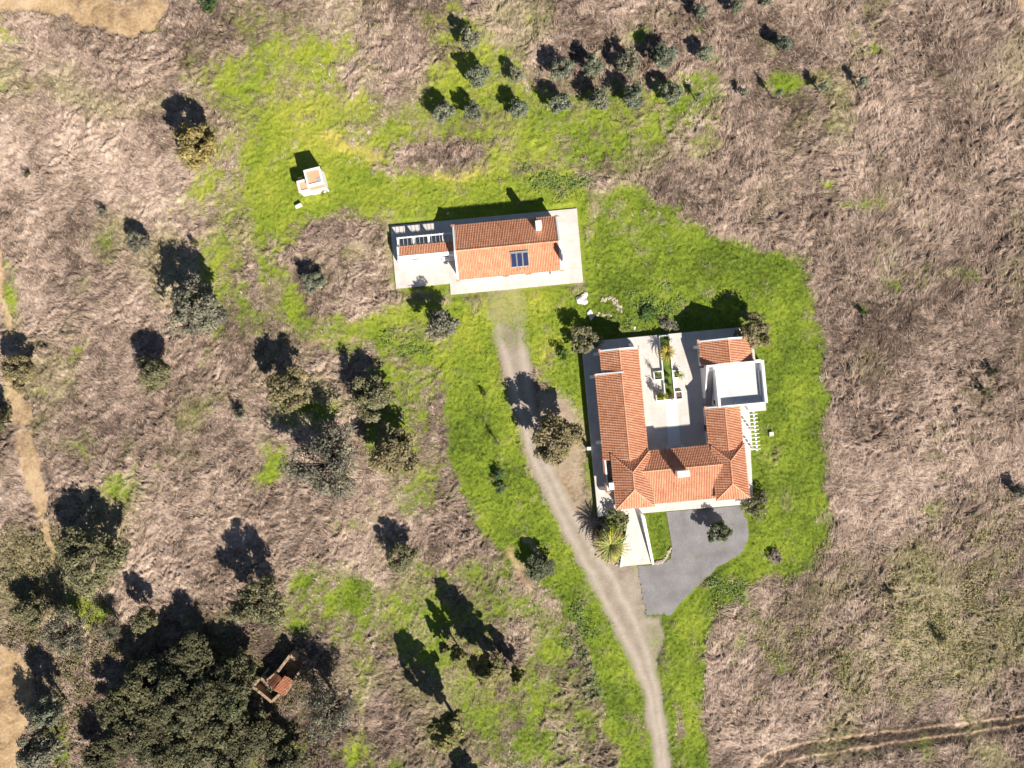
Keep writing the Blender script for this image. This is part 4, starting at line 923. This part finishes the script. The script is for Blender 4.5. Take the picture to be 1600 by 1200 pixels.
for kind, C, r, h, lab in [('oak', (296, 1030), 40, 3.6, "dark oak at the top of the dense wood"), ('big', (350, 1078), 42, 4.4, "dark oak in the dense wood, nearest left of the ruined shed"), ('oak', (228, 1068), 38, 3.6, "dark oak at the upper left of the dense wood"), ('big', (286, 1092), 50, 5.0, "tallest dark oak in the middle of the dense wood"),
      ('oak', (182, 1105), 30, 3.0, "dark oak on the left edge of the dense wood"), ('big', (215, 1152), 40, 3.8, "broad oak in the lower left of the dense wood"), ('oak', (338, 1148), 40, 3.8, "dark oak in the lower right of the dense wood"), ('oak', (404, 1150), 32, 3.2, "dark oak in the dense wood below the ruined shed"),
      ('big', (280, 1180), 42, 3.6, "broad oak at the bottom edge, middle of the dense wood"), ('oak', (158, 1182), 28, 3.0, "dark oak at the bottom left corner of the dense wood"), ('oak', (375, 1040), 22, 3.0, "smaller oak between the wood's top and the ruined shed"), ('olive', (366, 1100), 18, 4.6, "lighter green small oak inside the dense wood near the ruin"), ('oak', (440, 1192), 30, 3.0, "oak at the bottom edge, right end of the wood"),
      ('olive', (256, 1040), 20, 3.2, "small oak wedged between the wood's two top crowns"), ('oak', (245, 1118), 26, 3.4, "mid-sized oak left of the wood's tallest oak"), ('olive', (318, 1120), 22, 3.6, "small oak below the wood's tallest oak"), ('oak', (360, 1192), 30, 3.2, "oak at the bottom edge between the wood's broad bottom oak and right end")]:
    k_ = random.uniform(.85, 1.25); plant(kind, C, None, r * 1.12, (0.125, 0.14, 0.06) if 'lighter' in lab else tuple(c * k_ for c in DARK), lab, "tree", G3, hc=h)
# low scrub that runs together around the wood: nobody could count it
def scrub(name, areas, n, lsize, hmax, mat, label, seed):
    r = np.random.default_rng(seed); P = []
    for cx, cy, rx, ry, wgt in areas:
        m = int(n * wgt); cl = np.stack([r.normal(cx, rx, max(6, m // 60)), r.normal(cy, ry, max(6, m // 60))], 1); k = r.integers(0, len(cl), m)
        x = (cl[k, 0] - 800) * .1 + r.normal(0, .55, m); y = (600 - cl[k, 1]) * .1 + r.normal(0, .55, m)
        z = hmax * r.uniform(.05, 1, m) * r.uniform(.3, 1, len(cl))[k]; P.append(np.stack([x, y, z], 1))
    P = np.concatenate(P); m = len(P); P[:, 2] += sample(HZ, P[:, 0], P[:, 1])
    P = P[(sample(road, P[:, 0], P[:, 1]) < .6)]; m = len(P)
    nrm = r.normal(0, .5, (m, 3)) + np.array([0, 0, 1]); nrm /= np.linalg.norm(nrm, axis=1)[:, None]
    a = np.cross(nrm, r.normal(size=(m, 3))); a /= np.linalg.norm(a, axis=1)[:, None]; b = np.cross(nrm, a); q = lsize * r.uniform(.6, 1.4, m)[:, None]
    v = np.stack([P - a * q, P + b * q * .5, P + a * q, P - b * q * .5], 1).reshape(-1, 3)
    o = link(name, quads_mesh(name, v, np.arange(4 * m).reshape(-1, 4), mat, {"tint": np.repeat(np.clip(r.normal(.5, .2, m), 0, 1), 4)}))
    return tag(o, label, "scrub", None, "stuff")
o = scrub("scrub", [(60, 880, 45, 50, .22), (50, 960, 35, 40, .2), (150, 1000, 40, 45, .16), (110, 1060, 25, 40, .1), (110, 1120, 20, 50, .06), (230, 1000, 40, 20, .08), (430, 1140, 40, 40, .16), (480, 1060, 30, 30, .08), (340, 1010, 30, 20, .06)], 17000, .15, .5, M['leaf'], "low olive scrub spreading around the wood at lower left", 901); o.color = (.19, .165, .08, 1)
o = scrub("weeds", [(1500, 990, 70, 50, .35), (1400, 930, 60, 50, .2), (1560, 870, 50, 50, .15), (1350, 1050, 60, 30, .15), (1210, 1000, 40, 40, .15)], 15000, .14, .35, M['leaf'], "low yellow-olive weeds in the dry field at lower right", 902); o.color = (.30, .27, .11, 1)
o = scrub("leafy_weeds", [(868, 282, 26, 9, .3), (1010, 485, 30, 14, .2), (905, 985, 10, 30, .15), (935, 1060, 12, 25, .12), (640, 545, 30, 12, .1), (1130, 920, 20, 12, .13)], 5000, .15, .3, M['leaf'], "pale leafy weeds dotted over the lawns", 903); o.color = (.18, .24, .07, 1)
for kind, C, r, h, col, lab in [('thin', (100, 990), 36, 4.5, GREY, "sparse grey oak by the small green hollow at far left"), ('oak', (72, 1112), 24, 4.5, OL, "grey-green tree right of the sandy clearing, bottom left"), ('oak', (58, 1172), 34, 5, GREY, "grey tree at the very bottom left over the sandy clearing"), ('oak', (45, 958), 25, 2.5, OAK, "olive bushy tree above the sandy clearing at far left"),
      ('thin', (172, 985), 18, 3, GREY, "thin grey tree between the green hollow and the dense wood"), ('oak', (-12, 662), 20, 4, DARK, "dark tree cut by the left edge beside the sandy track"), ('oak', (225, 968), 20, 3.5, OAK, "small oak just above the dense wood")]:
    plant(kind, C, None, r, col, lab, hc=h)
G4 = "tall narrow trees in the lower middle"
for B, h, r, lab in [((762, 1022), 10.4, 21, "tallest narrow tree of the lower middle group, long dark shadow"), ((717, 1010), 6.4, 10, "thin tall tree left of the tallest one in the lower middle"), ((695, 1005), 4.0, 7, "short thin tree at the left of the lower middle group"), ((808, 1043), 6.0, 10, "narrow tree at the right of the lower middle group, thin trunk shadow"), ((779, 1030), 7.0, 12, "narrow tree just right of the tallest in the lower middle"),
                     ((706, 1112), 10.8, 22, "big dark narrow tree at bottom middle with its own long shadow"), ((748, 1225), 6.0, 14, "narrow tree cut by the bottom edge, only its top and shadow show")]:
    o = plant('tall', B, None, r, (0.20, 0.18, 0.06), lab, "tree", G4, hc=0.01)
    x, y = W(*B); R0, H0 = KIND['tall'][0][:2]; s = r * 0.14 / R0; o.location = (x, y, 0); o.scale = (s, s, h / (H0 + 4.6))
for C, r, h, col, lab in [((41, 271), 6, .7, DARK, "tiny dark shrub near the left edge in the upper field"), ((158, 330), 7, .9, GREY, "small shrub left of the sparse grey tree in the western field"), ((302, 380), 6, .9, DARK, "small dark shrub right above the wide grey oak"), ((374, 647), 9, 1.4, OL, "grey-green shrub by a bare streak west of the golden oak"), ((877, 553), 10, 1.0, (0.08, 0.13, 0.025), "green shrub on the lawn west of the courtyard house's corner"),
      ((757, 616), 4, .7, DARK, "tiny dark shrub on the lawn left of the driveway"), ((780, 742), 9, .9, (0.07, 0.12, 0.04), "upper of two dark shrubs on the left lawn"), ((781, 760), 9, .9, (0.10, 0.13, 0.06), "lower of two dark shrubs on the left lawn"), ((1043, 506), 14, .45, GREY, "low dull shrub against the terrace north of the courtyard"), ((1013, 490), 13, .45, (0.06, 0.12, 0.02), "dark green weedy shrub on the lawn north of the courtyard"),
      ((1183, 795), 20, 1.4, OAK, "olive shrub at the southeast corner of the large house"), ((1188, 776), 13, 1.2, DARK, "dark shrub against the large house's east side, lower corner"), ((962, 814), 20, 1.6, (0.17, 0.18, 0.07), "pale green shrub between the big palm and the house"), ((1209, 871), 12, .5, (0.22, 0.17, 0.13), "dead grey-brown shrub on the lawn right of the asphalt"), ((1592, 768), 15, 1.2, GREY, "shrub at the right edge of the picture, mid height"),
      ((1552, 582), 7, 1.1, OAK, "upper of two small shrubs in the eastern dry field"), ((1540, 611), 7, 1.1, OAK, "lower of two small shrubs in the eastern dry field"), ((1469, 995), 8, 1.0, DARK, "dark small shrub in the lower right field"), ((1390, 925), 5, .9, DARK, "tiny shrub left above the dark one in the lower right field"), ((1347, 488), 6, .8, (0.08, 0.12, 0.03), "tiny green shrub east of the lawn's upper edge"), ((507, 297), 6, .7, (0.13, 0.12, 0.04), "round olive shrub touching the well house's southeast corner"),
      ((325, 4), 14, 1.2, (0.05, 0.09, 0.02), "green shrub at the top edge right of the sandy track"), ((1200, 3), 9, 1.0, OL, "shrub at the top edge above the lone olive tree"), ((10, 648), 9, 1.2, DARK, "dark shrub at the left edge beside the sandy track"), ((1002, 120), 1, .2, OL, "x"), ((428, 1072), 8, 1.5, (0.12, 0.15, 0.05), "green shrub growing inside the ruined shed's west room"), ((135, 925), 10, 1.2, OAK, "small shrub under the broad left oak")]:
    if lab == "x": continue
    plant('bush', C, None, r, col, lab, "shrub", None, hc=h)
plant('bare', (775, 689), (767, 668), 9, GREY, "small bare grey tree on the lawn left of the driveway bend")
# ---------------------------------------------------------------- palms
def frond_mesh(L, droop, seed, mat, wid=0.22, leaflets=15):
    r = random.Random(seed); mb = MB(); pts = []
    for k in range(7):
        t = k / 6; pts.append(Vector((L * (t - .12 * droop * t * t), 0, L * (.55 * t - droop * t * t))))
    for k in range(6): mb.bar(pts[k], pts[k + 1], .05 * (1 - k / 8), .03, .6)
    prof = [.25, .8, 1.0, .95, .75, .45, .05]
    for sgn in (-1, 1):                                    # folded blade halves with a notched, leafy edge
        for k in range(6):
            for m in range(2):
                t0, t1 = (k + m / 2) / 6, (k + m / 2 + .5) / 6; a = pts[k].lerp(pts[k + 1], m / 2); b = pts[k].lerp(pts[k + 1], m / 2 + .5)
                w0 = (prof[k] + (prof[k + 1] - prof[k]) * m / 2) * wid * L * r.uniform(.28, .5)
                tip = b + Vector((w0 * .9, sgn * w0, w0 * .25)); mb.poly([a, b, tip] if sgn < 0 else [a, tip, b], r.uniform(.35, 1.0))
    return mb.mesh("frond", mat)
def palm(px, py, L, hgt, n, name, label, color, z=0.0, droop=.62, group=None):
    x, y = W(px, py, hgt + z); o = empty(name, (x, y, z)); tag(o, label, "palm", group)
    mb = MB(); mb.tube([(0, 0, -.1), (0, 0, hgt * .5), (0, 0, hgt)], [.26 * L / 2.8, .22 * L / 2.8, .26 * L / 2.8], 9); mb.build("trunk", M['bark'], o)
    ms = [frond_mesh(L, droop + .12 * k, k, M['leaf']) for k in range(3)]
    for k in range(n):
        f = link("frond", ms[k % 3], o); lay = k / n
        f.location = (0, 0, hgt); f.rotation_euler = (random.uniform(-.15, .15), -0.75 + 1.0 * lay + random.uniform(-.1, .1), k * 2.399963)
        f.scale = (random.uniform(.8, 1.08),) * 3; f.color = (*[c * random.uniform(.8, 1.2) for c in color], 1)
    return o
palm(954, 851, 3.2, 2.4, 64, "palm_tree", "big spiky palm between the driveway and the entrance walk", (0.30, 0.30, 0.085))
palm(1041.5, 551, 1.65, 1.0, 44, "cycad", "yellowish spiky palm in the long courtyard planter", (0.33, 0.26, 0.06), z=PLAT + .2)
palm(1063, 586, .95, .6, 16, "cycad", "small yellow-green fan palm in the courtyard's east planter", (0.20, 0.22, 0.03), z=PLAT + .25)
plant('bush', (1033, 619), None, 8, (0.24, 0.26, 0.03), "yellow-green shrub in the courtyard's southwest square planter", "shrub", None, hc=1.3, z=PLAT)
plant('bare', (1027, 585), None, 7, GREY, "bare twiggy shrub in the courtyard's northwest square planter", "shrub", None, hc=1.3, z=PLAT, name="shrub")
for k, (a, b, rr) in enumerate([(1043, 587, 4), (1045, 602, 4), (1049, 618, 5), (1046, 532, 4)]):
    plant('bush', (a, b), None, rr, [(0.10, 0.15, 0.03), (0.13, 0.14, 0.04), (0.20, 0.11, 0.05), (0.09, 0.15, 0.03)][k], ["low green plant in the long planter below the spiky palm", "olive low plant midway down the long courtyard planter", "reddish low plant at the south end of the long planter", "low green plant at the north end of the long planter"][k], "shrub", None, hc=.5, z=PLAT + .2)
